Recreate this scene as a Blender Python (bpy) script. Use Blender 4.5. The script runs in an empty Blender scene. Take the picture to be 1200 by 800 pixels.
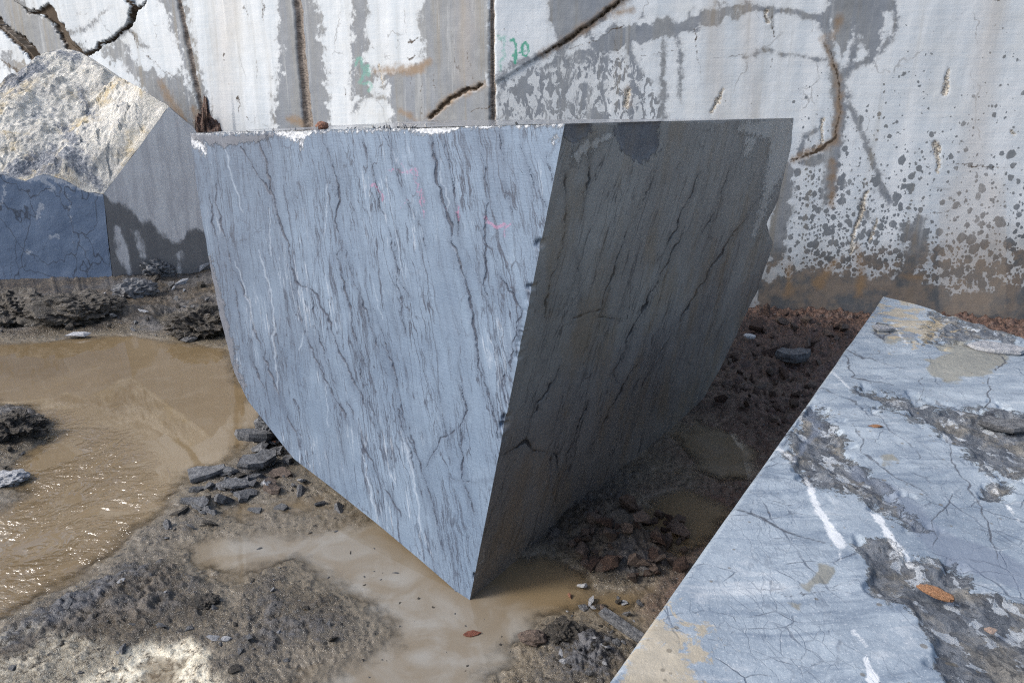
import bpy, bmesh, math
import numpy as np

# ------------------------------------------------------------------ camera, sky, sun, exposure
S = bpy.context.scene
COL = S.collection
CAM_H, PITCH, FPX = 2.0, math.radians(17.2), 860.0
cam_data = bpy.data.cameras.new("camera")
cam_data.lens = FPX / 1200 * 36
cam_data.sensor_width = 36
cam_data.clip_start, cam_data.clip_end = 0.05, 500
cam = bpy.data.objects.new("camera", cam_data)
cam.location = (0, 0, CAM_H)
cam.rotation_euler = (math.pi / 2 - PITCH, 0, 0)
COL.objects.link(cam)
S.camera = cam
S.cycles.use_denoising = False; S.cycles.filter_width = 1.2; S.cycles.max_bounces = 6; S.cycles.sample_clamp_indirect = 4.0

SUN_DIR = np.array([-0.76, -0.17, 0.62]); SUN_DIR /= np.linalg.norm(SUN_DIR)
SUN_EL = math.asin(SUN_DIR[2]); SUN_AZ = math.atan2(SUN_DIR[0], SUN_DIR[1])
world = bpy.data.worlds.new("World"); S.world = world; world.use_nodes = True
wn = world.node_tree; wn.nodes.clear()
sky = wn.nodes.new("ShaderNodeTexSky"); sky.sky_type = 'NISHITA'; sky.sun_disc = False
sky.sun_elevation = SUN_EL; sky.sun_rotation = SUN_AZ
sky.air_density = 1.0; sky.dust_density = 3.0; sky.ozone_density = 1.2
bg = wn.nodes.new("ShaderNodeBackground"); bg.inputs[1].default_value = 0.1
wo = wn.nodes.new("ShaderNodeOutputWorld")
wn.links.new(sky.outputs[0], bg.inputs[0]); wn.links.new(bg.outputs[0], wo.inputs[0])
sl = bpy.data.lights.new("sun", 'SUN'); sl.energy = 1.5; sl.angle = math.radians(16); sl.color = (1, 0.985, 0.965)
so = bpy.data.objects.new("sun", sl); COL.objects.link(so)
so.rotation_euler = (math.pi / 2 - SUN_EL, 0, math.atan2(SUN_DIR[0], -SUN_DIR[1]))
so.location = (-20, 0, 20)
S.view_settings.view_transform = 'Standard'; S.view_settings.look = 'None'
S.view_settings.exposure = 1.08; S.view_settings.gamma = 1.0; S.view_settings.use_curve_mapping = False

# ------------------------------------------------------------------ measuring helpers (photo pixels -> places)
CP, SP = math.cos(PITCH), math.sin(PITCH)
EYE = np.array([0.0, 0.0, CAM_H])
def ray(x, y):
    u, v = (x - 600) / FPX, -(y - 400) / FPX
    return np.array([u, CP + v * SP, -SP + v * CP])
def onz(x, y, z=0.0): d = ray(x, y); return EYE + d * ((z - CAM_H) / d[2])
def ony(x, y, Y): d = ray(x, y); return EYE + d * (Y / d[1])
def plane3(a, b, c):
    n = np.cross(b - a, c - a); return n / np.linalg.norm(n), a
def onplane(x, y, pl): d = ray(x, y); return EYE + d * (pl[0] @ (pl[1] - EYE) / (pl[0] @ d))
def project(P):
    q = P - EYE
    z = q[..., 1] * CP - q[..., 2] * SP
    v = q[..., 1] * SP + q[..., 2] * CP
    z = np.where(z < 0.15, 0.15, z)
    return 600 + FPX * q[..., 0] / z, 400 - FPX * v / z

RNG = np.random.default_rng(7)
PERM = RNG.permutation(256); PERM = np.concatenate([PERM, PERM])
CT, ST = np.cos(np.arange(256) * 2 * np.pi / 256), np.sin(np.arange(256) * 2 * np.pi / 256)
def perlin(x, y, s=0):
    x = np.asarray(x, float) + s * 17.31; y = np.asarray(y, float) + s * 9.77
    xi = np.floor(x).astype(np.int64); yi = np.floor(y).astype(np.int64)
    fx, fy = x - xi, y - yi
    u = fx * fx * fx * (fx * (fx * 6 - 15) + 10); v = fy * fy * fy * (fy * (fy * 6 - 15) + 10)
    def g(ix, iy, dx, dy):
        h = PERM[PERM[ix & 255] + (iy & 255)]
        return CT[h] * dx + ST[h] * dy
    a = g(xi, yi, fx, fy); b = g(xi + 1, yi, fx - 1, fy)
    c = g(xi, yi + 1, fx, fy - 1); d = g(xi + 1, yi + 1, fx - 1, fy - 1)
    return 1.5 * (a + u * (b - a) + v * ((c + u * (d - c)) - (a + u * (b - a))))
def fbm(x, y, o=4, s=0, gain=0.5):
    r, a, f = 0, 1.0, 1.0
    for i in range(o):
        r = r + a * perlin(x * f, y * f, s + i); a *= gain; f *= 2.03
    return r
def seg_d(px, py, pts, w=None):
    """distance to a polyline minus its (tapering) half width"""
    pts = np.asarray(pts, float); out = np.full(px.shape, 99.0)
    W = np.full(len(pts), 0.0) if w is None else np.interp(np.linspace(0, 1, len(pts)), np.linspace(0, 1, len(np.atleast_1d(w))), np.atleast_1d(w)) / 2
    m = 40
    sel = (px > pts[:, 0].min() - m) & (px < pts[:, 0].max() + m) & (py > pts[:, 1].min() - m) & (py < pts[:, 1].max() + m)
    if not sel.any(): return out
    X, Y = px[sel], py[sel]; best = np.full(X.shape, 99.0)
    for i in range(len(pts) - 1):
        a, d = pts[i], pts[i + 1] - pts[i]
        t = np.clip(((X - a[0]) * d[0] + (Y - a[1]) * d[1]) / (d @ d + 1e-12), 0, 1)
        best = np.minimum(best, np.hypot(X - a[0] - t * d[0], Y - a[1] - t * d[1]) - (W[i] + t * (W[i + 1] - W[i])))
    out[sel] = best
    return out
def poly_d(px, py, pts):
    """signed distance to a polygon, negative inside"""
    pts = np.asarray(pts, float); n = len(pts)
    best = np.full(px.shape, 1e9); ins = np.zeros(px.shape, bool)
    for i in range(n):
        a, b = pts[i], pts[(i + 1) % n]; d = b - a
        t = np.clip(((px - a[0]) * d[0] + (py - a[1]) * d[1]) / (d @ d + 1e-12), 0, 1)
        best = np.minimum(best, np.hypot(px - a[0] - t * d[0], py - a[1] - t * d[1]))
        if a[1] != b[1]:
            c = (a[1] > py) != (b[1] > py)
            ins ^= c & (px < (b[0] - a[0]) * (py - a[1]) / (b[1] - a[1]) + a[0])
    return np.where(ins, -best, best)
def union(fs):
    r = fs[0]
    for f in fs[1:]: r = np.minimum(r, f)
    return r
def sstep(x, a, b):
    t = np.clip((x - a) / (b - a), 0, 1); return t * t * (3 - 2 * t)

# ------------------------------------------------------------------ node helper
class G:
    def __init__(s, name):
        s.m = bpy.data.materials.new(name); s.m.use_nodes = True
        s.t = s.m.node_tree; s.t.nodes.clear()
        s.out = s.t.nodes.new("ShaderNodeOutputMaterial"); s.b = s.t.nodes.new("ShaderNodeBsdfPrincipled")
        s.t.links.new(s.b.outputs[0], s.out.inputs[0])
    def lk(s, i, v):
        if v is None: return
        if isinstance(v, bpy.types.NodeSocket): s.t.links.new(v, i)
        elif isinstance(v, (tuple, list)):
            n = len(i.default_value); i.default_value = tuple(v)[:n] if len(v) >= n else tuple(v) + (1.0,) * (n - len(v))
        else: i.default_value = v
    def n(s, t): return s.t.nodes.new(t)
    def at(s, name, vec=False):
        a = s.n("ShaderNodeAttribute"); a.attribute_name = name; return a.outputs['Vector' if vec else 'Fac']
    def obj(s): return s.n("ShaderNodeTexCoord").outputs['Object']
    def rnd(s): return s.n("ShaderNodeObjectInfo").outputs['Random']
    def mt(s, op, a, b=None, c=None):
        n = s.n("ShaderNodeMath"); n.operation = op
        for k, v in enumerate((a, b, c)): s.lk(n.inputs[k], v)
        return n.outputs[0]
    def vs(s, v, k, off=None):
        n = s.n("ShaderNodeVectorMath"); n.operation = 'MULTIPLY_ADD'
        s.lk(n.inputs[0], v); s.lk(n.inputs[1], k); s.lk(n.inputs[2], off or (0, 0, 0)); return n.outputs[0]
    def vadd(s, a, b):
        n = s.n("ShaderNodeVectorMath"); n.operation = 'ADD'; s.lk(n.inputs[0], a); s.lk(n.inputs[1], b); return n.outputs[0]
    def noise(s, v, sc, det=4, ro=0.55, di=0.0, col=False):
        n = s.n("ShaderNodeTexNoise"); s.lk(n.inputs['Vector'], v)
        for k, x in (('Scale', sc), ('Detail', det), ('Roughness', ro), ('Distortion', di)): s.lk(n.inputs[k], x)
        return n.outputs['Color' if col else 'Fac']
    def vor(s, v, sc, feat='F1', out='Distance', rand=1.0):
        n = s.n("ShaderNodeTexVoronoi"); n.feature = feat; s.lk(n.inputs['Vector'], v); s.lk(n.inputs['Scale'], sc)
        s.lk(n.inputs['Randomness'], rand); return n.outputs[out]
    def ss(s, x, a, b, lo=0.0, hi=1.0):
        n = s.n("ShaderNodeMapRange"); n.interpolation_type = 'SMOOTHSTEP'
        for k, v in enumerate((x, a, b, lo, hi)): s.lk(n.inputs[k], v)
        return n.outputs[0]
    def mix(s, f, a, b, bl='MIX'):
        n = s.n("ShaderNodeMix"); n.data_type = 'RGBA'; n.blend_type = bl; n.clamp_factor = True
        s.lk(n.inputs[0], f); s.lk(n.inputs[6], a); s.lk(n.inputs[7], b); return n.outputs[2]
    def mixf(s, f, a, b):
        n = s.n("ShaderNodeMix"); n.data_type = 'FLOAT'; s.lk(n.inputs[0], f); s.lk(n.inputs[2], a); s.lk(n.inputs[3], b); return n.outputs[0]
    def warp(s, v, sc, amt):
        c = s.noise(v, sc, 3, 0.6, col=True)
        return s.vadd(v, s.vs(c, (amt,) * 3, (-amt / 2,) * 3))
    def fin(s, col, rough, bump=None, dist=0.01, spec=0.5, strength=1.0, coat=None):
        s.lk(s.b.inputs['Base Color'], col); s.lk(s.b.inputs['Roughness'], rough); s.lk(s.b.inputs['Specular IOR Level'], spec)
        if coat is not None: s.lk(s.b.inputs['Coat Weight'], coat); s.b.inputs['Coat Roughness'].default_value = 0.12
        if bump is not None:
            bn = s.n("ShaderNodeBump"); bn.inputs['Distance'].default_value = dist; bn.inputs['Strength'].default_value = strength
            s.lk(bn.inputs['Height'], bump); s.t.links.new(bn.outputs[0], s.b.inputs['Normal'])
        return s.m

# ------------------------------------------------------------------ materials
def mat_wall():
    g = G("weathered_wall_stone"); p = g.at('pos', True)
    nz = g.noise(p, 3.0, 6, 0.6); fine = g.noise(p, 40, 5, 0.65); mid = g.noise(p, 9, 5, 0.6)
    streak = g.noise(g.vs(p, (3.2, 3.2, 0.25)), 2.0, 5, 0.6)
    saw = g.noise(g.vs(p, (1.2, 1.2, 60)), 1.0, 3, 0.5, 0.4)
    base = g.mix(g.ss(streak, 0.3, 0.7), (0.475, 0.53, 0.58), (0.61, 0.65, 0.685))
    base = g.mix(g.mt('MULTIPLY', g.ss(mid, 0.45, 0.75), 0.35), base, (0.50, 0.54, 0.58))
    base = g.mix(g.mt('MULTIPLY', g.ss(saw, 0.35, 0.7), 0.22), base, (0.72, 0.73, 0.73))
    # thin natural hairlines in the stone
    wv = g.warp(p, 5, 0.25)
    hl = g.vor(g.vs(wv, (1, 1, 0.5)), 1.3, 'DISTANCE_TO_EDGE')
    base = g.mix(g.mt('MULTIPLY', g.mt('MULTIPLY', g.ss(hl, 0.012, 0.0), g.ss(nz, 0.5, 0.6)), 0.55), base, (0.2, 0.2, 0.2))
    run = g.noise(g.vs(p, (2.6, 2.6, 0.14)), 1.7, 6, 0.7); blot = g.noise(p, 1.1, 6, 0.65)
    base = g.mix(g.mt('MULTIPLY', g.ss(run, 0.5, 0.7), 0.55), base, g.mix(blot, (0.33, 0.345, 0.345), (0.47, 0.485, 0.485)))
    base = g.mix(g.mt('MULTIPLY', g.ss(blot, 0.5, 0.68), 0.35), base, (0.52, 0.525, 0.505))
    # wet stains
    wob = g.mt('ADD', g.mt('MULTIPLY', g.mt('SUBTRACT', g.noise(p, 14, 5, 0.7), 0.5), 16), g.mt('MULTIPLY', g.mt('SUBTRACT', fine, 0.5), 7))
    wet1 = g.ss(g.mt('ADD', g.at('wet'), wob), 2.4, -2.4)
    # spray drops : cells with their own radius that grow and merge where the wall was splashed most
    wp = g.warp(g.warp(p, 14, 0.05), 50, 0.012)
    def drops(sc, k, cut):
        v = g.n("ShaderNodeTexVoronoi"); g.lk(v.inputs['Vector'], g.vs(wp, (1, 1, 0.86))); v.inputs['Scale'].default_value = sc
        sep = g.n("ShaderNodeSeparateColor"); g.lk(sep.inputs[0], v.outputs['Color'])
        dens = g.mt('ADD', g.at('spray'), g.mt('MULTIPLY', g.mt('SUBTRACT', g.noise(p, 2.5, 3), 0.5), 0.5))
        on = g.mt('SUBTRACT', dens, g.mt('MULTIPLY', sep.outputs[0], cut))
        r = g.mt('MULTIPLY', g.ss(on, -0.05, 0.65), k)
        return g.ss(g.mt('SUBTRACT', v.outputs['Distance'], r), 0.03, -0.03)
    wet2 = g.mt('MAXIMUM', drops(10, 0.44, 1.15), g.mt('MAXIMUM', drops(17, 0.46, 1.0), drops(33, 0.42, 1.0)))
    # run-down drips : wet film torn into vertical rags
    rag = g.noise(g.vs(p, (1, 1, 0.55)), 16, 4, 0.62, 0.6)
    dfl = g.mt('ADD', g.at('drip'), g.mt('MULTIPLY', g.mt('SUBTRACT', g.noise(p, 4, 5, 0.65), 0.5), 60))
    wet3 = g.mt('MULTIPLY', g.ss(dfl, 6, -4), g.ss(rag, 0.50, 0.535))
    dry3 = g.mt('MULTIPLY', g.ss(dfl, 6, -4), g.ss(rag, 0.52, 0.47))
    wet = g.mt('MAXIMUM', g.mt('MULTIPLY', wet1, g.mt('SUBTRACT', 1.0, dry3)), g.mt('MAXIMUM', wet2, wet3))
    wcol = g.mix(g.ss(mid, 0.3, 0.7), (0.165, 0.175, 0.185), (0.235, 0.245, 0.25))
    wcol = g.mix(g.mt('MULTIPLY', g.ss(streak, 0.35, 0.65), 0.6), wcol, (0.17, 0.20, 0.25))
    wcol = g.mix(g.mt('MULTIPLY', wet2, 0.6), wcol, (0.12, 0.135, 0.15))
    halo = g.ss(g.mt('ADD', g.at('wet'), g.mt('MULTIPLY', wob, 1.4)), 7, -2)
    base = g.mix(g.mt('MULTIPLY', halo, 0.35), base, (0.36, 0.375, 0.385))
    wcol = g.mix(g.mt('MULTIPLY', g.ss(run, 0.52, 0.62), 0.6), wcol, (0.20, 0.18, 0.145))
    wcol = g.mix(g.mt('MULTIPLY', g.ss(g.noise(g.vs(p, (5, 5, 0.3)), 2.0, 5, 0.7), 0.54, 0.66), 0.6), wcol, (0.34, 0.36, 0.375))
    col = g.mix(g.mt('MULTIPLY', wet, 0.93), base, wcol)
    # mud splash at the foot
    mud = g.ss(g.mt('ADD', g.at('foot'), g.mt('MULTIPLY', g.mt('SUBTRACT', nz, 0.5), 0.9)), 0.35, 0.85)
    col = g.mix(g.mt('MULTIPLY', mud, g.mixf(wet, 0.4, 0.85)), col, g.mix(g.ss(g.noise(p, 4.5, 6, 0.7), 0.40, 0.60), (0.075, 0.08, 0.085), (0.17, 0.135, 0.105)))
    # rust and ochre
    ru = g.ss(g.mt('ADD', g.at('rust'), g.mt('MULTIPLY', g.mt('SUBTRACT', g.noise(p, 11, 5, 0.65), 0.5), 18)), 5, -5)
    rcol = g.mix(mid, (0.30, 0.20, 0.10), (0.17, 0.11, 0.07))
    col = g.mix(g.mt('MULTIPLY', ru, 0.75), col, rcol)
    fr = g.ss(g.mt('ADD', g.at('faint'), g.mt('MULTIPLY', g.mt('SUBTRACT', nz, 0.5), 22)), 16, -10)
    col = g.mix(g.mt('MULTIPLY', fr, 0.25), col, (0.40, 0.33, 0.26))
    # pitted scars, pale crystals
    sc = g.ss(g.mt('ADD', g.at('scar'), g.mt('MULTIPLY', g.mt('SUBTRACT', fine, 0.5), 9)), 1, -1)
    pit = g.noise(p, 70, 3, 0.6)
    col = g.mix(g.mt('MULTIPLY', sc, 0.85), col, g.mix(g.ss(pit, 0.4, 0.6), (0.10, 0.085, 0.07), (0.62, 0.56, 0.46)))
    # open joints and cracks; the shade inside the joints is painted dark
    ck = g.ss(g.mt('ADD', g.at('crack'), g.mt('MULTIPLY', g.mt('SUBTRACT', fine, 0.5), 3.2)), 0.6, -0.9)
    col = g.mix(ck, col, g.mix(mid, (0.022, 0.017, 0.013), (0.10, 0.07, 0.045)))
    # drilled grooves
    gr = g.ss(g.at('groove'), 0.8, -0.6)
    gcol = g.mix(g.ss(g.noise(g.vs(p, (1, 1, 3)), 30, 4, 0.7), 0.35, 0.65), (0.07, 0.055, 0.045), (0.32, 0.265, 0.22))
    col = g.mix(g.mt('MULTIPLY', gr, 0.9), col, gcol)
    # sprayed green numbers
    gn = g.ss(g.mt('ADD', g.at('green'), g.mt('MULTIPLY', g.mt('SUBTRACT', g.noise(p, 60, 3, 0.7), 0.5), 4.5)), 0.9, -0.7)
    col = g.mix(g.mt('MULTIPLY', gn, 0.85), col, (0.02, 0.30, 0.19))
    gn2 = g.ss(g.mt('ADD', g.at('green_faint'), g.mt('MULTIPLY', g.mt('SUBTRACT', g.noise(p, 45, 4, 0.7), 0.5), 9)), 1.5, -1.5)
    col = g.mix(g.mt('MULTIPLY', gn2, 0.5), col, (0.10, 0.38, 0.30))
    rough = g.mixf(wet, 0.85, 0.5)
    h = g.mt('ADD', g.mt('MULTIPLY', fine, 0.4), g.mt('ADD', g.mt('MULTIPLY', saw, 0.25), g.mt('MULTIPLY', mid, 0.3)))
    return g.fin(col, rough, h, 0.003, 0.3)

def vein_layers(g, uv, ang=0.0):
    """hairline veins drawn out along the bedding: level lines of noise stretched along it, broken up by a second noise"""
    w = g.warp(g.warp(uv, 4.0, 0.07), 26, 0.022)
    rot = g.n("ShaderNodeMapping"); g.lk(rot.inputs[0], w); rot.inputs['Rotation'].default_value[2] = ang
    out = []
    for sx, sy, width, off in ((7, 0.55, 0.012, 0), (13, 0.9, 0.013, 3.7), (3.5, 0.8, 0.006, 9.1), (22, 1.6, 0.014, 5.3), (9, 0.7, 0.010, 13.1), (17, 1.1, 0.011, 21.7)):
        v = g.vs(rot.outputs[0], (sx, sy, 1), (off, off * 0.7, 0))
        n = g.noise(v, 1.0, 4, 0.55, 0.0)
        line = g.ss(g.mt('ABSOLUTE', g.mt('SUBTRACT', n, 0.5)), width, width * 0.12)
        out.append(g.mt('MULTIPLY', line, g.ss(g.noise(g.vs(rot.outputs[0], (2.2, 0.7, 1), (off, 2, 0)), 1.3, 3, 0.55), 0.42, 0.58)))
    return out

def mat_block(kind):
    g = G("sawn_blue_grey_marble_" + kind); uv = g.at('uvp', True)
    n1 = g.noise(uv, 1.6, 6, 0.6); n2 = g.noise(uv, 12, 6, 0.65); n3 = g.noise(uv, 90, 4, 0.7)
    rt = g.n('ShaderNodeMapping'); g.lk(rt.inputs[0], uv); rt.inputs['Rotation'].default_value[2] = -0.40 if kind == 'lit' else -0.35
    smear = g.noise(g.vs(rt.outputs[0], (7, 0.8, 1)), 1.6, 6, 0.68, 0.5); sm2 = g.noise(g.vs(rt.outputs[0], (26, 2.2, 1)), 1.3, 5, 0.7, 0.4)
    grain = g.noise(g.vs(uv, (10, 130, 1)), 1.0, 3, 0.6, 0.2)
    hair = vein_layers(g, uv, -0.40 if kind == 'lit' else -0.33)
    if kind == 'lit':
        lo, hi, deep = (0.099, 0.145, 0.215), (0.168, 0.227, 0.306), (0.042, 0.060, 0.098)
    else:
        lo, hi, deep = (0.25, 0.235, 0.215), (0.39, 0.37, 0.335), (0.11, 0.10, 0.092)  # same stone, separate colours painted for its shaded face
    col = g.mix(g.ss(n1, 0.3, 0.7), lo, hi)
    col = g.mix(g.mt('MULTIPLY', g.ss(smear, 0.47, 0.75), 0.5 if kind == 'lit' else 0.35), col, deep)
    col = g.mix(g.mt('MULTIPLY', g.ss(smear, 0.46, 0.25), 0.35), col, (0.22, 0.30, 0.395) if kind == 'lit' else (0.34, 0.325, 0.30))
    col = g.mix(g.mt('MULTIPLY', g.ss(sm2, 0.54, 0.78), 0.15 if kind == 'lit' else 0.12), col, deep)
    col = g.mix(g.mt('MULTIPLY', g.mt('SUBTRACT', 1.0, g.ss(g.at('shade_tone'), -0.2, 1.0)), 0.5), col, deep)  # painted shading: blends to the deep colour where the face falls darker
    col = g.mix(g.mt('MULTIPLY', g.ss(grain, 0.4, 0.75), 0.25), col, hi)
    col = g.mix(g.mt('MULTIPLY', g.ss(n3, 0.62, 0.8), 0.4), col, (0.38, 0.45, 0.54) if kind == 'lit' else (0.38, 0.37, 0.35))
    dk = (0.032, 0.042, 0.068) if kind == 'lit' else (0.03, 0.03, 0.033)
    for hl, st in zip(hair, (0.9, 0.75, 0.9, 0.45, 0.85, 0.7) if kind == 'lit' else (0.6, 0.2, 0.7, 0.1, 0.55, 0.3)):
        col = g.mix(g.mt('MULTIPLY', hl, st), col, dk)
    nw = g.warp(g.warp(uv, 3, 0.15), 25, 0.03)
    for sc_, st in ((2.0, 0.55), (4.6, 0.4)):
        net = g.vor(g.vs(nw, (1, 0.7, 1), (sc_, 2, 0)), sc_, 'DISTANCE_TO_EDGE')
        col = g.mix(g.mt('MULTIPLY', g.mt('MULTIPLY', g.ss(net, 0.004 * sc_, 0.0004 * sc_), g.ss(g.noise(uv, 3.0, 4, 0.65), 0.5, 0.62)), st), col, dk)
    pl = g.noise(g.vs(rt.outputs[0], (11, 1.0, 1), (4, 9, 0)), 1.0, 4, 0.55)
    pale = g.mt('MULTIPLY', g.ss(g.mt('ABSOLUTE', g.mt('SUBTRACT', pl, 0.5)), 0.012, 0.002), g.ss(n1, 0.5, 0.62))
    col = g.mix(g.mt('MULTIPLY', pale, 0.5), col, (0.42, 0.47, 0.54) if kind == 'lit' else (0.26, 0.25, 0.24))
    gr2 = g.noise(g.vs(uv, (110, 190, 1)), 1.0, 3, 0.75)
    col = g.mix(g.mt('MULTIPLY', g.ss(gr2, 0.54, 0.72), 0.45), col, deep)
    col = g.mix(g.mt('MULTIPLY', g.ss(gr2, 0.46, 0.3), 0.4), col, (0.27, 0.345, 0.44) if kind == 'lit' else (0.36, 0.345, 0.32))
    wob = g.mt('MULTIPLY', g.mt('SUBTRACT', g.noise(uv, 35, 4, 0.7), 0.5), 2.6)
    halo = g.ss(g.mt('ADD', g.at('dark'), wob), 7, -2)
    col = g.mix(g.mt('MULTIPLY', halo, 0.35), col, deep)
    dv = g.ss(g.mt('ADD', g.at('dark'), wob), 0.75, -0.55)
    col = g.mix(g.mt('MULTIPLY', dv, 0.93), col, dk)
    wv = g.ss(g.mt('ADD', g.at('white'), wob), 0.9, -0.7)
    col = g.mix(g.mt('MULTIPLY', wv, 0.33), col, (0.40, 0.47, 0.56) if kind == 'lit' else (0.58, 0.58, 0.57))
    # patches: broken pale crystals along the top edge, older dark skin, dry dusty film
    ch = g.ss(g.mt('ADD', g.at('chalk'), g.mt('MULTIPLY', g.mt('SUBTRACT', g.noise(uv, 26, 6, 0.8), 0.5), 30 if kind == 'lit' else 44)), 2 if kind == 'lit' else 3, -2 if kind == 'lit' else -3)
    col = g.mix(g.mt('MULTIPLY', ch, 0.9), col, g.mix(g.ss(g.noise(uv, 60, 3, 0.6), 0.4, 0.6), (0.38, 0.40, 0.43), (0.62, 0.65, 0.69)) if kind == 'lit' else g.mix(n2, (0.42, 0.40, 0.36), (0.66, 0.63, 0.58)))
    sk = g.ss(g.mt('ADD', g.at('skin'), g.mt('MULTIPLY', g.mt('SUBTRACT', g.noise(uv, 16, 6, 0.75), 0.5), 34)), 1.5, -1.5)
    col = g.mix(g.mt('MULTIPLY', sk, 0.8), col, g.mix(n2, (0.06, 0.065, 0.08), (0.16, 0.17, 0.20)))
    pk = g.ss(g.mt('ADD', g.at('pink'), g.mt('MULTIPLY', g.mt('SUBTRACT', g.noise(uv, 70, 4, 0.8), 0.5), 13)), -0.4, -2.4)
    col = g.mix(g.mt('MULTIPLY', pk, 0.38), col, (0.45, 0.14, 0.27))
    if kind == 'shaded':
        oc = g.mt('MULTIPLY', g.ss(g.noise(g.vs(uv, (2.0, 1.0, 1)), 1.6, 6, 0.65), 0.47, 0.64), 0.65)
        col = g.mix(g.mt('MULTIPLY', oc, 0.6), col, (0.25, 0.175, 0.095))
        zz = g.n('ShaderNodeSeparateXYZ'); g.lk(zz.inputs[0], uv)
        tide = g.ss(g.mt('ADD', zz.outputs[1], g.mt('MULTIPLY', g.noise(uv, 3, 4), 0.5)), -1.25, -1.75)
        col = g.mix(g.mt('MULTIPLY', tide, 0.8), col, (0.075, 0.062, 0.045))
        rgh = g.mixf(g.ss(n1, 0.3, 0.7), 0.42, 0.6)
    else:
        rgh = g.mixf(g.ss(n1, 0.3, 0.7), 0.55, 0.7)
    hgt = g.mt('ADD', g.mt('MULTIPLY', n3, 0.3), g.mt('ADD', g.mt('MULTIPLY', grain, 0.35), g.mt('MULTIPLY', dv, -0.8)))
    hgt = g.mt('ADD', hgt, g.mt('MULTIPLY', g.mt('MAXIMUM', ch, sk), g.mt('MULTIPLY', n2, 2.0)))
    return g.fin(col, rgh, hgt, 0.003, 0.4)

def mat_blocktop():
    g = G("wet_sawn_block_top"); p = g.obj()
    n = g.noise(p, 3, 5, 0.6)
    col = g.mix(n, (0.16, 0.17, 0.19), (0.30, 0.31, 0.33))
    return g.fin(col, g.ss(n, 0.35, 0.65, 0.06, 0.3), g.noise(p, 25, 3), 0.001, 0.5)

def mat_break():
    g = G("broken_rock_side"); p = g.obj()
    n = g.noise(p, 7, 8, 0.7); v = g.vor(g.warp(p, 4, 0.2), 9, 'DISTANCE_TO_EDGE')
    col = g.mix(g.ss(n, 0.35, 0.65), (0.06, 0.065, 0.075), (0.24, 0.25, 0.27))
    col = g.mix(g.mt('MULTIPLY', g.ss(g.noise(p, 3, 4), 0.5, 0.65), 0.5), col, (0.20, 0.16, 0.11))
    return g.fin(col, 0.7, g.mt('ADD', n, g.mt('MULTIPLY', v, 0.5)), 0.05, 0.35)

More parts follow.
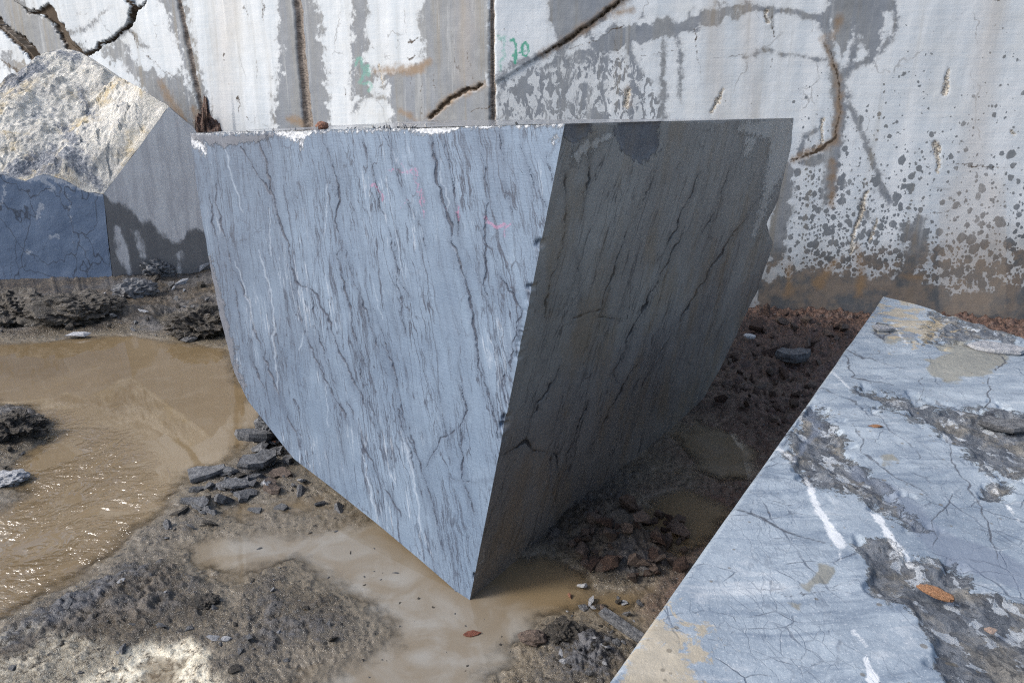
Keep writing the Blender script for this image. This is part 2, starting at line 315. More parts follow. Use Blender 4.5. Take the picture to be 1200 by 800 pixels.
def mat_slab():
    g = G("split_slab_face"); uv = g.at('uvp', True)
    n1 = g.noise(uv, 2.2, 6, 0.62); n2 = g.noise(uv, 14, 6, 0.68); n3 = g.noise(uv, 70, 4, 0.7)
    sm = g.noise(g.vs(uv, (1.3, 4.5, 1)), 2.4, 6, 0.65, 0.8)
    col = g.mix(g.ss(n1, 0.32, 0.68), (0.20, 0.245, 0.295), (0.32, 0.372, 0.42))
    col = g.mix(g.mt('MULTIPLY', g.ss(sm, 0.48, 0.64), 0.7), col, (0.13, 0.17, 0.225))
    col = g.mix(g.mt('MULTIPLY', g.ss(sm, 0.44, 0.26), 0.55), col, (0.58, 0.60, 0.61))
    col = g.mix(g.mt('MULTIPLY', g.ss(n2, 0.58, 0.72), 0.35), col, (0.54, 0.58, 0.62))
    w = g.warp(g.warp(uv, 2.5, 0.12), 14, 0.025)
    c1 = g.vor(g.vs(w, (1, 0.6, 1)), 2.4, 'DISTANCE_TO_EDGE'); c2 = g.vor(g.vs(w, (1, 1.5, 1), (4.1, 2.2, 0)), 7, 'DISTANCE_TO_EDGE')
    c3 = g.vor(g.vs(w, (1.6, 1, 1), (1.1, 8.2, 0)), 15, 'DISTANCE_TO_EDGE')
    brk = g.noise(uv, 3.2, 5, 0.7)
    k1 = g.mt('MULTIPLY', g.ss(c1, 0.010, 0.001), g.ss(brk, 0.46, 0.62)); k2 = g.mt('MULTIPLY', g.ss(c2, 0.02, 0.004), g.ss(brk, 0.48, 0.60))
    k3 = g.mt('MULTIPLY', g.ss(c3, 0.03, 0.006), g.ss(g.noise(uv, 2.6, 4, 0.7), 0.49, 0.60))
    nl = g.noise(g.vs(w, (3.4, 1.1, 1)), 1.4, 5, 0.6); k4 = g.mt('MULTIPLY', g.ss(g.mt('ABSOLUTE', g.mt('SUBTRACT', nl, 0.5)), 0.012, 0.001), g.ss(n1, 0.44, 0.58))
    k2 = g.mt('MAXIMUM', k2, g.mt('MULTIPLY', k4, 0.35))
    cr = g.mt('MAXIMUM', g.mt('MAXIMUM', k1, g.mt('MULTIPLY', k2, 0.9)), g.mt('MULTIPLY', k3, 0.4))
    spk = g.noise(uv, 150, 3, 0.75)
    col = g.mix(g.mt('MULTIPLY', g.ss(spk, 0.56, 0.7), 0.4), col, (0.13, 0.15, 0.18))
    col = g.mix(g.mt('MULTIPLY', g.ss(spk, 0.44, 0.32), 0.4), col, (0.66, 0.68, 0.70))
    col = g.mix(g.mt('MULTIPLY', cr, 0.75), col, (0.07, 0.085, 0.115))
    # rough dark shaly partings
    rag = g.mt('ADD', g.at('shale'), g.mt('ADD', g.mt('MULTIPLY', g.mt('SUBTRACT', g.noise(uv, 12, 7, 0.75), 0.5), 60), g.mt('MULTIPLY', g.mt('SUBTRACT', n3, 0.5), 14)))
    sh = g.ss(rag, 2.5, -2.5)
    wq = g.warp(g.warp(uv, 9, 0.07), 40, 0.02)
    fc = g.n("ShaderNodeSeparateColor"); g.lk(fc.inputs[0], g.vor(g.vs(wq, (1.7, 0.8, 1)), 26, 'F1', 'Color'))
    fl = g.mt('ADD', g.mt('MULTIPLY', fc.outputs[0], 0.22), g.mt('MULTIPLY', g.noise(g.vs(uv, (1.8, 0.8, 1)), 26, 8, 0.85, 0.5), 1.0))
    scol = g.mix(g.ss(fl, 0.38, 0.85), (0.035, 0.042, 0.056), (0.20, 0.215, 0.235))
    scol = g.mix(g.mt('MULTIPLY', g.ss(g.noise(uv, 6, 5, 0.65), 0.47, 0.6), 0.7), scol, g.mix(g.ss(fl, 0.4, 0.8), (0.06, 0.052, 0.04), (0.27, 0.245, 0.20)))
    scol = g.mix(g.mt('MULTIPLY', g.ss(g.mt('ADD', fc.outputs[1], g.mt('MULTIPLY', n3, 0.6)), 1.12, 1.2), 0.7), scol, (0.46, 0.50, 0.54))
    scol = g.mix(g.mt('MULTIPLY', g.ss(n3, 0.44, 0.36), 0.75), scol, (0.018, 0.02, 0.026))
    col = g.mix(g.mt('MULTIPLY', sh, 0.93), col, scol)
    bl = g.ss(g.mt('ADD', g.at('olive'), g.mt('MULTIPLY', g.mt('SUBTRACT', n2, 0.5), 16)), 2, -2)
    col = g.mix(g.mt('MULTIPLY', bl, 0.85), col, g.mix(fl, (0.10, 0.10, 0.09), (0.30, 0.29, 0.24)))
    bd = g.ss(g.mt('ADD', g.at('band'), g.mt('MULTIPLY', g.mt('SUBTRACT', n2, 0.5), 12)), 3, -3)
    col = g.mix(g.mt('MULTIPLY', bd, 0.7), col, (0.15, 0.18, 0.235))
    wv = g.ss(g.mt('ADD', g.at('white'), g.mt('MULTIPLY', g.mt('SUBTRACT', g.noise(uv, 32, 5, 0.75), 0.5), 16)), 1.4, -1.8)
    col = g.mix(g.mt('MULTIPLY', wv, 0.85), col, (0.66, 0.68, 0.69))
    oc = g.ss(g.mt('ADD', g.at('ochre'), g.mt('MULTIPLY', g.mt('SUBTRACT', g.noise(uv, 13, 7, 0.72, 0.5), 0.5), 190)), 7, -7)
    col = g.mix(g.mt('MULTIPLY', oc, 0.62), col, g.mix(n2, (0.34, 0.255, 0.13), (0.50, 0.41, 0.26)))
    sp = g.ss(g.mt('ADD', g.vor(uv, 22, 'F1'), g.mt('MULTIPLY', g.noise(uv, 3, 3), 0.35)), 0.30, 0.24)
    col = g.mix(g.mt('MULTIPLY', sp, 0.7), col, (0.13, 0.115, 0.09))
    ln = g.ss(g.at('line'), 0.7, -0.5)
    col = g.mix(g.mt('MULTIPLY', ln, 0.85), col, (0.05, 0.055, 0.07))
    h = g.mt('ADD', g.mt('MULTIPLY', n3, 0.35), g.mt('ADD', g.mt('MULTIPLY', n2, 1.0), g.mt('MULTIPLY', cr, -0.3)))
    h = g.mt('ADD', h, g.mt('MULTIPLY', sh, g.mt('MULTIPLY', fl, 2.0)))
    return g.fin(col, g.mixf(sh, 0.55, 0.6), h, 0.004, 0.4)

def mat_boulder_front():
    g = G("damp_blue_marble"); uv = g.obj()
    n1 = g.noise(uv, 2.5, 6, 0.6); n2 = g.noise(uv, 18, 5, 0.68)
    a = g.vor(g.warp(g.vs(uv, (1, 1, 0.6)), 3, 0.4), 2.4, 'DISTANCE_TO_EDGE')
    b = g.vor(g.warp(uv, 5, 0.2), 6.5, 'DISTANCE_TO_EDGE')
    col = g.mix(n1, (0.09, 0.135, 0.22), (0.165, 0.225, 0.325))
    col = g.mix(g.mt('MULTIPLY', g.ss(n2, 0.55, 0.75), 0.35), col, (0.25, 0.28, 0.33))
    col = g.mix(g.mt('MULTIPLY', g.ss(a, 0.018, 0.0), 0.7), col, (0.03, 0.035, 0.05))
    col = g.mix(g.mt('MULTIPLY', g.mt('MULTIPLY', g.ss(b, 0.022, 0.004), g.ss(n1, 0.48, 0.6)), 0.5), col, (0.04, 0.045, 0.06))
    wv = g.ss(g.mt('ADD', g.at('white'), g.mt('MULTIPLY', g.mt('SUBTRACT', g.noise(uv, 14, 6, 0.75), 0.5), 26)), 0.8, -1)
    col = g.mix(g.mt('MULTIPLY', wv, 0.6), col, (0.46, 0.50, 0.56))
    return g.fin(col, 0.45, g.mt('ADD', n2, g.mt('MULTIPLY', g.noise(uv, 80, 3), 0.4)), 0.004, 0.4)

def mat_boulder_side():
    g = G("dusty_sawn_side"); p = g.obj()
    n1 = g.noise(p, 3, 5, 0.6); st = g.noise(g.vs(p, (5, 5, 0.7)), 2.5, 5, 0.65, 0.3); n3 = g.noise(p, 60, 4, 0.7)
    col = g.mix(g.ss(st, 0.35, 0.65), (0.60, 0.585, 0.585), (0.78, 0.765, 0.75))
    col = g.mix(g.mt('MULTIPLY', g.ss(n3, 0.62, 0.72), 0.5), col, (0.5, 0.5, 0.5))
    wetz = g.ss(g.mt('ADD', g.at('wet'), g.mt('MULTIPLY', g.mt('SUBTRACT', g.noise(g.vs(p, (1, 1, 0.45)), 5, 5, 0.65), 0.5), 34)), 3, -3)
    col = g.mix(g.mt('MULTIPLY', wetz, 0.88), col, g.mix(n1, (0.10, 0.10, 0.105), (0.17, 0.165, 0.16)))
    return g.fin(col, g.mixf(wetz, 0.8, 0.45), g.mt('ADD', n3, n1), 0.004, 0.35)

def mat_boulder_top():
    g = G("crumbly_weathered_limestone"); p = g.obj()
    n1 = g.noise(p, 2.2, 6, 0.65); n2 = g.noise(p, 10, 7, 0.75); n3 = g.noise(p, 38, 5, 0.8); n4 = g.noise(p, 1.3, 5, 0.65, 0.5); n5 = g.noise(p, 80, 3, 0.8)
    col = g.mix(g.ss(n2, 0.35, 0.6), (0.62, 0.61, 0.56), (0.84, 0.81, 0.74))
    col = g.mix(g.mt('MULTIPLY', g.ss(n4, 0.48, 0.60), 0.8), col, g.mix(n2, (0.50, 0.39, 0.21), (0.72, 0.60, 0.38)))
    col = g.mix(g.mt('MULTIPLY', g.ss(n1, 0.59, 0.68), 0.6), col, (0.32, 0.35, 0.40))
    col = g.mix(g.mt('MULTIPLY', g.ss(n3, 0.58, 0.68), 0.7), col, (0.86, 0.86, 0.84))
    col = g.mix(g.mt('MULTIPLY', g.ss(n3, 0.37, 0.30), 0.6), col, (0.24, 0.23, 0.22))
    col = g.mix(g.mt('MULTIPLY', g.ss(n5, 0.38, 0.30), 0.5), col, (0.24, 0.23, 0.22))
    wq = g.warp(p, 6, 0.12)
    for sc_, st in ((5.0, 0.55), (13.0, 0.5)):
        fc = g.n("ShaderNodeSeparateColor"); g.lk(fc.inputs[0], g.vor(wq, sc_, 'F1', 'Color'))
        col = g.mix(g.mt('MULTIPLY', g.ss(fc.outputs[0], 0.62, 0.9), st), col, (0.46, 0.46, 0.45)); col = g.mix(g.mt('MULTIPLY', g.ss(fc.outputs[1], 0.7, 0.9), st), col, (0.84, 0.82, 0.76))
    bl = g.ss(g.mt('ADD', g.at('skin'), g.mt('MULTIPLY', g.mt('SUBTRACT', n2, 0.5), 60)), 5, -5)
    col = g.mix(g.mt('MULTIPLY', bl, 0.8), col, g.mix(g.ss(n3, 0.45, 0.62), (0.11, 0.14, 0.20), (0.46, 0.48, 0.52)))
    return g.fin(col, 0.85, g.mt('ADD', g.mt('MULTIPLY', n5, 0.4), g.mt('ADD', g.mt('MULTIPLY', n3, 0.8), g.mt('MULTIPLY', n2, 0.6))), 0.03, 0.25)

def mat_mud():
    g = G("wet_quarry_mud"); p = g.obj()
    n1 = g.noise(p, 1.5, 5, 0.6); n2 = g.noise(p, 7, 7, 0.72); n3 = g.noise(p, 30, 6, 0.75); n4 = g.noise(p, 95, 4, 0.75); n5 = g.noise(p, 3.3, 6, 0.68, 0.4)
    col = g.mix(g.ss(n2, 0.36, 0.64), (0.062, 0.051, 0.039), (0.138, 0.114, 0.086))
    col = g.mix(g.mt('MULTIPLY', g.ss(n1, 0.47, 0.6), 0.6), col, g.mix(n3, (0.075, 0.078, 0.086), (0.17, 0.172, 0.18)))
    dk = g.ss(n5, 0.50, 0.62)
    col = g.mix(g.mt('MULTIPLY', dk, 0.55), col, (0.055, 0.05, 0.046))
    col = g.mix(g.mt('MULTIPLY', g.at('slate'), 0.75), col, g.mix(g.ss(n3, 0.35, 0.65), (0.035, 0.038, 0.046), (0.14, 0.147, 0.165)))
    silt = g.ss(g.mt('ADD', g.at('low'), g.mt('MULTIPLY', g.mt('SUBTRACT', n3, 0.5), 0.06)), 0.034, 0.006)
    col = g.mix(g.mt('MULTIPLY', silt, 0.8), col, g.mix(n2, (0.155, 0.126, 0.088), (0.23, 0.20, 0.15)))
    col = g.mix(g.mt('MULTIPLY', g.at('pale'), 0.92), col, g.mix(g.ss(n3, 0.35, 0.6), (0.34, 0.28, 0.19), (0.86, 0.80, 0.64)))  # painted sun patch, plus lighter mud in the corner
    col = g.mix(g.mt('MULTIPLY', g.at('red'), 0.9), col, g.mix(g.ss(n3, 0.35, 0.65), (0.05, 0.031, 0.025), (0.19, 0.115, 0.088)))
    col = g.mix(g.mt('MULTIPLY', g.ss(n3, 0.57, 0.70), 0.22), col, (0.20, 0.18, 0.155))
    col = g.mix(g.mt('MULTIPLY', g.ss(n3, 0.46, 0.37), 0.85), col, (0.022, 0.02, 0.019))
    col = g.mix(g.mt('MULTIPLY', g.ss(n4, 0.44, 0.36), 0.5), col, (0.028, 0.025, 0.023))
    col = g.mix(g.mt('MULTIPLY', g.ss(n4, 0.62, 0.70), 0.3), col, (0.26, 0.24, 0.21))
    rough = g.mixf(g.ss(n3, 0.45, 0.65), g.mixf(silt, 0.2, 0.1), 0.42)
    h = g.mt('ADD', g.mt('MULTIPLY', n2, 0.5), g.mt('ADD', g.mt('MULTIPLY', n3, 0.8), g.mt('MULTIPLY', n4, 0.15)))
    h = g.mt('MULTIPLY', h, g.mixf(silt, 1.0, 0.5))
    return g.fin(col, rough, h, 0.017, 0.4)

def mat_water():
    g = G("silty_water"); p = g.obj()
    n1 = g.noise(p, 0.9, 4, 0.55, 0.7); n2 = g.noise(p, 3.2, 5, 0.6, 1.0)
    tan = g.mix(g.ss(n1, 0.3, 0.7), (0.165, 0.120, 0.066), (0.215, 0.162, 0.096))
    tan = g.mix(g.mt('MULTIPLY', g.ss(n2, 0.52, 0.68), 0.3), tan, (0.25, 0.205, 0.145))
    grey = g.mix(g.ss(n2, 0.35, 0.65), (0.205, 0.172, 0.128), (0.27, 0.255, 0.225))
    col = g.mix(g.at('grey'), tan, grey)
    rip = g.at('ripple')
    wp = g.warp(p, 3, 0.2)
    big = g.noise(g.vs(wp, (1, 2.4, 1)), 8, 2, 0.5, 0.8); sml = g.noise(g.vs(wp, (1, 2.2, 1)), 20, 2, 0.5, 0.5)
    patch = g.ss(g.noise(p, 3.0, 4, 0.6, 0.5), 0.40, 0.62)
    h = g.mt('MULTIPLY', g.mt('MULTIPLY', rip, patch), g.mt('ADD', big, g.mt('MULTIPLY', sml, 0.4)))
    h = g.mt('ADD', h, g.mt('MULTIPLY', g.noise(p, 5, 2), 0.008))
    m = g.fin(col, 0.9, None, spec=0.0)
    bn = g.n("ShaderNodeBump"); bn.inputs['Distance'].default_value = 0.040; g.lk(bn.inputs['Height'], h)
    g.b.inputs['Coat Weight'].default_value = 1.0; g.b.inputs['Coat IOR'].default_value = 1.45; g.b.inputs['Coat Roughness'].default_value = 0.03
    g.t.links.new(bn.outputs[0], g.b.inputs['Coat Normal'])
    # a thin film at the margins is clear enough to show the mud under it
    dp = g.mt('ADD', g.at('depth'), g.mt('MULTIPLY', g.mt('SUBTRACT', g.noise(p, 30, 4, 0.7), 0.5), 0.008))
    tr = g.n("ShaderNodeBsdfTransparent"); mx = g.n("ShaderNodeMixShader")
    g.lk(mx.inputs[0], g.ss(dp, -0.002, 0.034, 0.15, 1.0)); g.t.links.new(tr.outputs[0], mx.inputs[1]); g.t.links.new(g.b.outputs[0], mx.inputs[2])
    g.t.links.new(mx.outputs[0], g.out.inputs[0])
    return m

def mat_rock(name, lo, hi, sc=8.0, rough=0.65, bump=0.012, specks=False):
    g = G(name); p = g.obj(); r = g.rnd()
    n = g.noise(g.vadd(p, g.vs(r, (9, 5, 7))), sc, 7, 0.7); n3 = g.noise(p, sc * 6, 4, 0.7)
    col = g.mix(g.ss(n, 0.33, 0.67), lo, hi)
    col = g.mix(g.mt('MULTIPLY', g.ss(n3, 0.6, 0.75), 0.4), col, tuple(min(1, c * 1.9 + 0.04) for c in hi))
    if specks:
        sp = g.noise(p, 24, 4, 0.8)
        col = g.mix(g.mt('MULTIPLY', g.ss(sp, 0.58, 0.66), 0.8), col, (0.34, 0.34, 0.34)); col = g.mix(g.mt('MULTIPLY', g.ss(sp, 0.43, 0.35), 0.8), col, (0.02, 0.019, 0.018))
    col = g.mix(g.mt('MULTIPLY', g.mt('SUBTRACT', r, 0.5), 0.7), col, (lo[0] * .6, lo[1] * .6, lo[2] * .6))
    return g.fin(col, rough, g.mt('ADD', n, g.mt('MULTIPLY', n3, 0.5)), bump, 0.4)

M_WALL = mat_wall(); M_LIT = mat_block('lit'); M_SHADE = mat_block('shaded'); M_TOP = mat_blocktop(); M_BREAK = mat_break()
M_SLAB = mat_slab(); M_BF = mat_boulder_front(); M_BS = mat_boulder_side(); M_BT = mat_boulder_top()
M_MUD = mat_mud(); M_WATER = mat_water()
M_SLATE = mat_rock("slate_grey_stone", (0.06, 0.063, 0.07), (0.21, 0.215, 0.225), 9, 0.5)
M_PALE = mat_rock("pale_grey_stone", (0.26, 0.27, 0.29), (0.48, 0.49, 0.51))
M_CLOD = mat_rock("crusted_mud", (0.05, 0.044, 0.038), (0.17, 0.15, 0.125), 12, 0.6, 0.05, True)
M_RED = mat_rock("dark_red_brown_earth", (0.05, 0.032, 0.026), (0.165, 0.105, 0.08), 14, 0.75, 0.02)
M_BROWN = mat_rock("brown_stone", (0.075, 0.056, 0.046), (0.185, 0.14, 0.115), 10, 0.6, 0.012)
M_WHITE = mat_rock("white_calcite", (0.5, 0.5, 0.5), (0.8, 0.8, 0.79), 14, 0.7, 0.01)
M_BRICK = mat_rock("reddish_brown_pebble", (0.20, 0.09, 0.055), (0.33, 0.16, 0.10), 14, 0.6, 0.006)
M_ORANGE = mat_rock("orange_stone", (0.24, 0.12, 0.06), (0.46, 0.26, 0.15), 20, 0.6, 0.006)
M_PINK = mat_rock("pinkish_stone", (0.36, 0.26, 0.21), (0.50, 0.38, 0.31), 20, 0.65, 0.005)
M_LEAF = mat_rock("dead_leaf", (0.12, 0.035, 0.02), (0.22, 0.075, 0.04), 20, 0.4, 0.004)

# ------------------------------------------------------------------ mesh helpers
class Acc:
    def __init__(s): s.v, s.q, s.mi, s.sm, s.at, s.n = [], [], [], [], [], 0
    def grid(s, P, mi=0, attrs=None, flip=False, keep=None, smooth=True):
        R, C = P.shape[:2]; idx = np.arange(R * C).reshape(R, C) + s.n
        q = np.stack([idx[:-1, :-1], idx[:-1, 1:], idx[1:, 1:], idx[1:, :-1]], -1).reshape(-1, 4)
        if keep is not None: q = q[keep.reshape(-1)]
        if flip: q = q[:, ::-1]
        s.v.append(P.reshape(-1, 3)); s.q.append(q); s.mi.append(np.full(len(q), mi)); s.sm.append(np.full(len(q), smooth))
        s.at.append((s.n, R * C, attrs or {})); s.n += R * C
    def build(s, name, mats, parent=None, origin=(0, 0, 0)):
        V = np.concatenate(s.v) - np.asarray(origin); Q = np.concatenate(s.q)
        names = {}
        for off, k, a in s.at:
            for nm, val in a.items(): names.setdefault(nm, np.asarray(val).ndim and (np.asarray(val).size == 3 * k))
        full = {nm: (np.zeros((len(V), 3)) if vec else np.full(len(V), 0.0 if nm in ZERO else 99.0)) for nm, vec in names.items()}
        for off, k, a in s.at:
            for nm, val in a.items(): full[nm][off:off + k] = np.asarray(val).reshape(full[nm][off:off + k].shape)
        used = np.zeros(len(V), bool); used[Q.ravel()] = True
        if not used.all():
            rm = np.cumsum(used) - 1; V = V[used]; Q = rm[Q]; full = {k: v[used] for k, v in full.items()}
        me = bpy.data.meshes.new(name)
        me.vertices.add(len(V)); me.vertices.foreach_set('co', V.astype(np.float32).ravel())
        me.loops.add(Q.size); me.loops.foreach_set('vertex_index', Q.astype(np.int32).ravel())
        me.polygons.add(len(Q)); me.polygons.foreach_set('loop_start', np.arange(0, Q.size, 4, dtype=np.int32))
        for m in mats: me.materials.append(m)
        me.polygons.foreach_set('material_index', np.concatenate(s.mi).astype(np.int32))
        me.update(calc_edges=True); me.validate()
        if len(me.polygons) == len(Q): me.polygons.foreach_set('use_smooth', np.concatenate(s.sm))
        for nm, val in full.items():
            a = me.attributes.new(nm, 'FLOAT_VECTOR' if val.ndim == 2 else 'FLOAT', 'POINT')
            a.data.foreach_set('vector' if val.ndim == 2 else 'value', val.astype(np.float32).ravel())
        o = bpy.data.objects.new(name, me); COL.objects.link(o)
        if parent is None: o.location = origin
        else: o.parent = parent
        return o
ZERO = {'slate', 'shade_tone', 'spray', 'foot', 'depth', 'pale', 'red', 'grey', 'ripple', 'low'}
def tag(o, label=None, cat=None, group=None, kind=None):
    for k, v in (('label', label), ('category', cat), ('group', group), ('kind', kind)):
        if v: o[k] = v
    return o
def empty(name, loc, label, cat, group=None):
    o = bpy.data.objects.new(name, None); COL.objects.link(o); o.location = loc
    return tag(o, label, cat, group)
def resample(pts, n):
    pts = np.asarray(pts, float); L = np.r_[0, np.cumsum(np.linalg.norm(np.diff(pts, axis=0), axis=1))]
    t = np.linspace(0, L[-1], n); return np.stack([np.interp(t, L, pts[:, k]) for k in range(3)], -1)
def coons(bot, top, left, right, R, C):
    """patch between four edges; bot/top run left to right, left/right run bottom to top"""
    b, t, l, r = resample(bot, C), resample(top, C), resample(left, R), resample(right, R)
    u = np.linspace(0, 1, C)[None, :, None]; v = np.linspace(0, 1, R)[:, None, None]
    return ((1 - v) * b[None] + v * t[None] + (1 - u) * l[:, None] + u * r[:, None]
            - ((1 - u) * (1 - v) * b[0] + u * (1 - v) * b[-1] + (1 - u) * v * t[0] + u * v * t[-1]))

# ------------------------------------------------------------------ the ground and its pools
POOLS = [
    [(-120, 402), (60, 399), (110, 394), (165, 391), (215, 402), (268, 405), (285, 440), (330, 495), (300, 505), (290, 525), (262, 545), (228, 550), (215, 580), (195, 602), (165, 620),
     (140, 645), (100, 675), (50, 705), (0, 735), (-150, 790)],
    [(215, 640), (262, 622), (330, 622), (420, 608), (470, 590), (560, 640), (640, 660), (700, 688), (765, 688), (738, 722), (690, 722), (650, 728), (625, 745), (600, 770), (570, 830), (360, 840), (385, 775),
     (445, 745), (452, 735), (400, 700), (335, 662), (280, 680), (222, 672)],
    [(735, 600), (760, 580), (800, 572), (850, 590), (868, 603), (840, 640), (795, 655), (755, 630)],
    [(785, 510), (815, 492), (862, 508), (900, 535), (890, 565), (840, 562), (805, 548)],
    [(176, 333), (205, 315), (240, 305), (262, 318), (256, 345), (195, 347)],
    [(183, 372), (205, 362), (232, 368), (225, 380), (190, 382)],
    [(272, 600), (284, 590), (298, 598), (292, 614), (276, 614)],
    [(336, 590), (352, 582), (372, 588), (362, 601), (340, 601)],
    [(350, 548), (366, 545), (378, 556), (366, 566)],
    [(150, 800), (178, 776), (208, 778), (212, 800), (170, 812)],
    [(585, 668), (640, 640), (700, 690), (600, 720)],
]
POOLS_W = [np.array([onz(x, y)[:2] for x, y in p]) for p in POOLS]
ISLES_W = [np.array([onz(x, y)[:2] for x, y in p]) for p in (
    [(-160, 470), (-20, 474), (24, 478), (55, 497), (50, 518), (22, 540), (8, 556), (-160, 560)],
    [(-160, 560), (0, 560), (20, 578), (0, 596), (-160, 610)])]
def bump_at(x, y, px, py, rx, ry, h, ang=0.0):
    c = onz(px, py); dx, dy = x - c[0], y - c[1]
    u = dx * math.cos(ang) + dy * math.sin(ang); v = -dx * math.sin(ang) + dy * math.cos(ang)
    return h * np.exp(-((u / rx) ** 2 + (v / ry) ** 2))
def ground_h(x, y):
    x = np.asarray(x, float); y = np.asarray(y, float)
    d = np.full(x.shape, 1e9)
    for p in POOLS_W: d = np.minimum(d, poly_d(x, y, p))
    for p in ISLES_W: d = np.maximum(d, -poly_d(x, y, p))
    d = d + 0.055 * fbm(x * 3.5, y * 3.5, 5, 3, 0.6) + 0.02 * fbm(x * 24, y * 24, 3, 8, 0.6)
    land = 0.020 * (1 - np.exp(-np.maximum(d, 0) / 0.22)); wet = -0.10 * (1 - np.exp(np.minimum(d, 0) / 0.30))
    h = np.where(d > 0, land, wet)
    k = sstep(d, -0.06, 0.08)
    h = h + k * (bump_at(x, y, 85, 372, 0.9, 0.22, 0.15) + bump_at(x, y, 235, 385, 0.32, 0.2, 0.13) + bump_at(x, y, 10, 500, 0.4, 0.3, 0.10)
        + bump_at(x, y, 30, 352, 1.2, 0.25, 0.02) + bump_at(x, y, 720, 625, 0.22, 0.28, 0.12) + bump_at(x, y, 318, 510, 0.12, 0.16, 0.06)
        + bump_at(x, y, 650, 640, 0.3, 0.12, 0.03, 0.5) + bump_at(x, y, 700, 765, 0.14, 0.12, 0.04) + bump_at(x, y, 300, 735, 0.3, 0.2, 0.012) + bump_at(x, y, 150, 700, 0.6, 0.2, 0.03, 0.5))
    # the ground climbs to the foot of the wall
    h = h + 0.10 * sstep(y + 0.18 * x, 5.3, 7.3) * sstep(x, 0.4, 1.6) + 0.05 * sstep(y, 6.3, 8.0) * sstep(-x, 0.5, 2.0) + 0.2 * sstep(y, 7.7, 9.4) * sstep(-x, 1.0, 2.2)
    rough = 0.4 + 0.6 * sstep(h, 0.0, 0.05)
    cl = 0.022 * fbm(x * 2.6, y * 2.6, 3, 11) + 0.024 * (np.abs(fbm(x * 8, y * 8, 4, 21, 0.65)) - 0.3) + 0.011 * fbm(x * 26, y * 26, 3, 31, 0.65)
    near_ = sstep(-y, -3.4, -2.2); cl = cl + near_ * 0.008 * fbm(x * 60, y * 60, 2, 36)
    bank = sstep(x, 1.2, 1.8) * sstep(y, 3.2, 4.2)
    cl = cl + bank * (0.06 * np.abs(fbm(x * 6, y * 6, 3, 41)) + 0.025 * fbm(x * 19, y * 19, 2, 44))
    return h + k * rough * cl
rr = np.r_[np.linspace(0.02, 1.2, 14)[:-1], 1.2 * (9.0 / 1.2) ** np.linspace(0, 1, 520), np.geomspace(9.4, 140, 24)]
aa = np.radians(np.r_[np.linspace(-180, -44, 40)[:-1], np.linspace(-44, 44, 760), np.linspace(44, 180, 40)[1:]])
RR, AA = np.meshgrid(rr, aa, indexing='ij')
GX, GY = RR * np.sin(AA), RR * np.cos(AA)
GZ = ground_h(GX, GY)
P = np.stack([GX, GY, GZ], -1)
ipx, ipy = project(P)
front = GY > 0.6
pale = np.where(front, np.maximum(sstep(poly_d(ipx, ipy, [(70, 840), (110, 788), (150, 764), (200, 750), (240, 762), (258, 788), (268, 840)]) + 14 * fbm(GX * 9, GY * 9, 3, 5), 10, -10),  # patch of sunlight painted into the mud colour
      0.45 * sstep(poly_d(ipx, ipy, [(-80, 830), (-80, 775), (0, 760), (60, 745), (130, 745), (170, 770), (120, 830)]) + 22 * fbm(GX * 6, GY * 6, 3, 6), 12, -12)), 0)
red = sstep(GX - 0.25 * GY + 0.25 * fbm(GX * 2, GY * 2, 3, 9), -0.2, 0.35) * sstep(GY, 1.9, 2.6)
slate = np.where(front, np.maximum(sstep(poly_d(ipx, ipy, [(0, 735), (100, 675), (165, 620), (215, 580), (300, 500), (350, 545), (430, 605), (330, 618), (240, 612), (190, 650), (60, 730), (0, 760)]) + 12 * fbm(GX * 6, GY * 6, 3, 15), 8, -8),
        np.maximum(0.8 * sstep(poly_d(ipx, ipy, [(330, 740), (400, 715), (450, 738), (430, 760), (330, 800), (250, 810)]) + 14 * fbm(GX * 7, GY * 7, 3, 16), 8, -8), sstep(poly_d(ipx, ipy, [(630, 730), (690, 725), (740, 740), (720, 800), (620, 810)]) + 12 * fbm(GX * 6, GY * 6, 3, 17), 8, -8))), 0)
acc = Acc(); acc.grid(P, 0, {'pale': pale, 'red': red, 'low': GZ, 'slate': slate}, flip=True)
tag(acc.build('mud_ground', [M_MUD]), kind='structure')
rr2 = np.r_[0.3, np.geomspace(1.1, 11.5, 420)]; aa2 = np.radians(np.r_[np.linspace(-75, -44, 12)[:-1], np.linspace(-44, 40, 520), np.linspace(40, 62, 8)[1:]])
R2, A2 = np.meshgrid(rr2, aa2, indexing='ij'); WX, WY = R2 * np.sin(A2), R2 * np.cos(A2)
P = np.stack([WX, WY, np.zeros_like(WX)], -1); wpx, wpy = project(P)
grey = np.where(WY > 0.6, sstep(poly_d(wpx, wpy, [(200, 640), (300, 612), (430, 612), (500, 690), (570, 705), (640, 740), (600, 860), (350, 860), (400, 720)]) , 35, -25), 0)
grey = np.maximum(grey, np.where(WY > .6, 0.25 * sstep(poly_d(wpx, wpy, POOLS[3]), 10, -10), 0))
rip = np.where(WY > 0.6, sstep(poly_d(wpx, wpy, [(-200, 520), (60, 495), (130, 510), (190, 560), (210, 590), (100, 690), (-200, 800)]), 28, -30), 0)
acc = Acc(); acc.grid(P, 0, {'grey': grey, 'ripple': rip, 'depth': -ground_h(WX, WY)}, flip=True)
tag(acc.build('muddy_water', [M_WATER]), kind='structure')

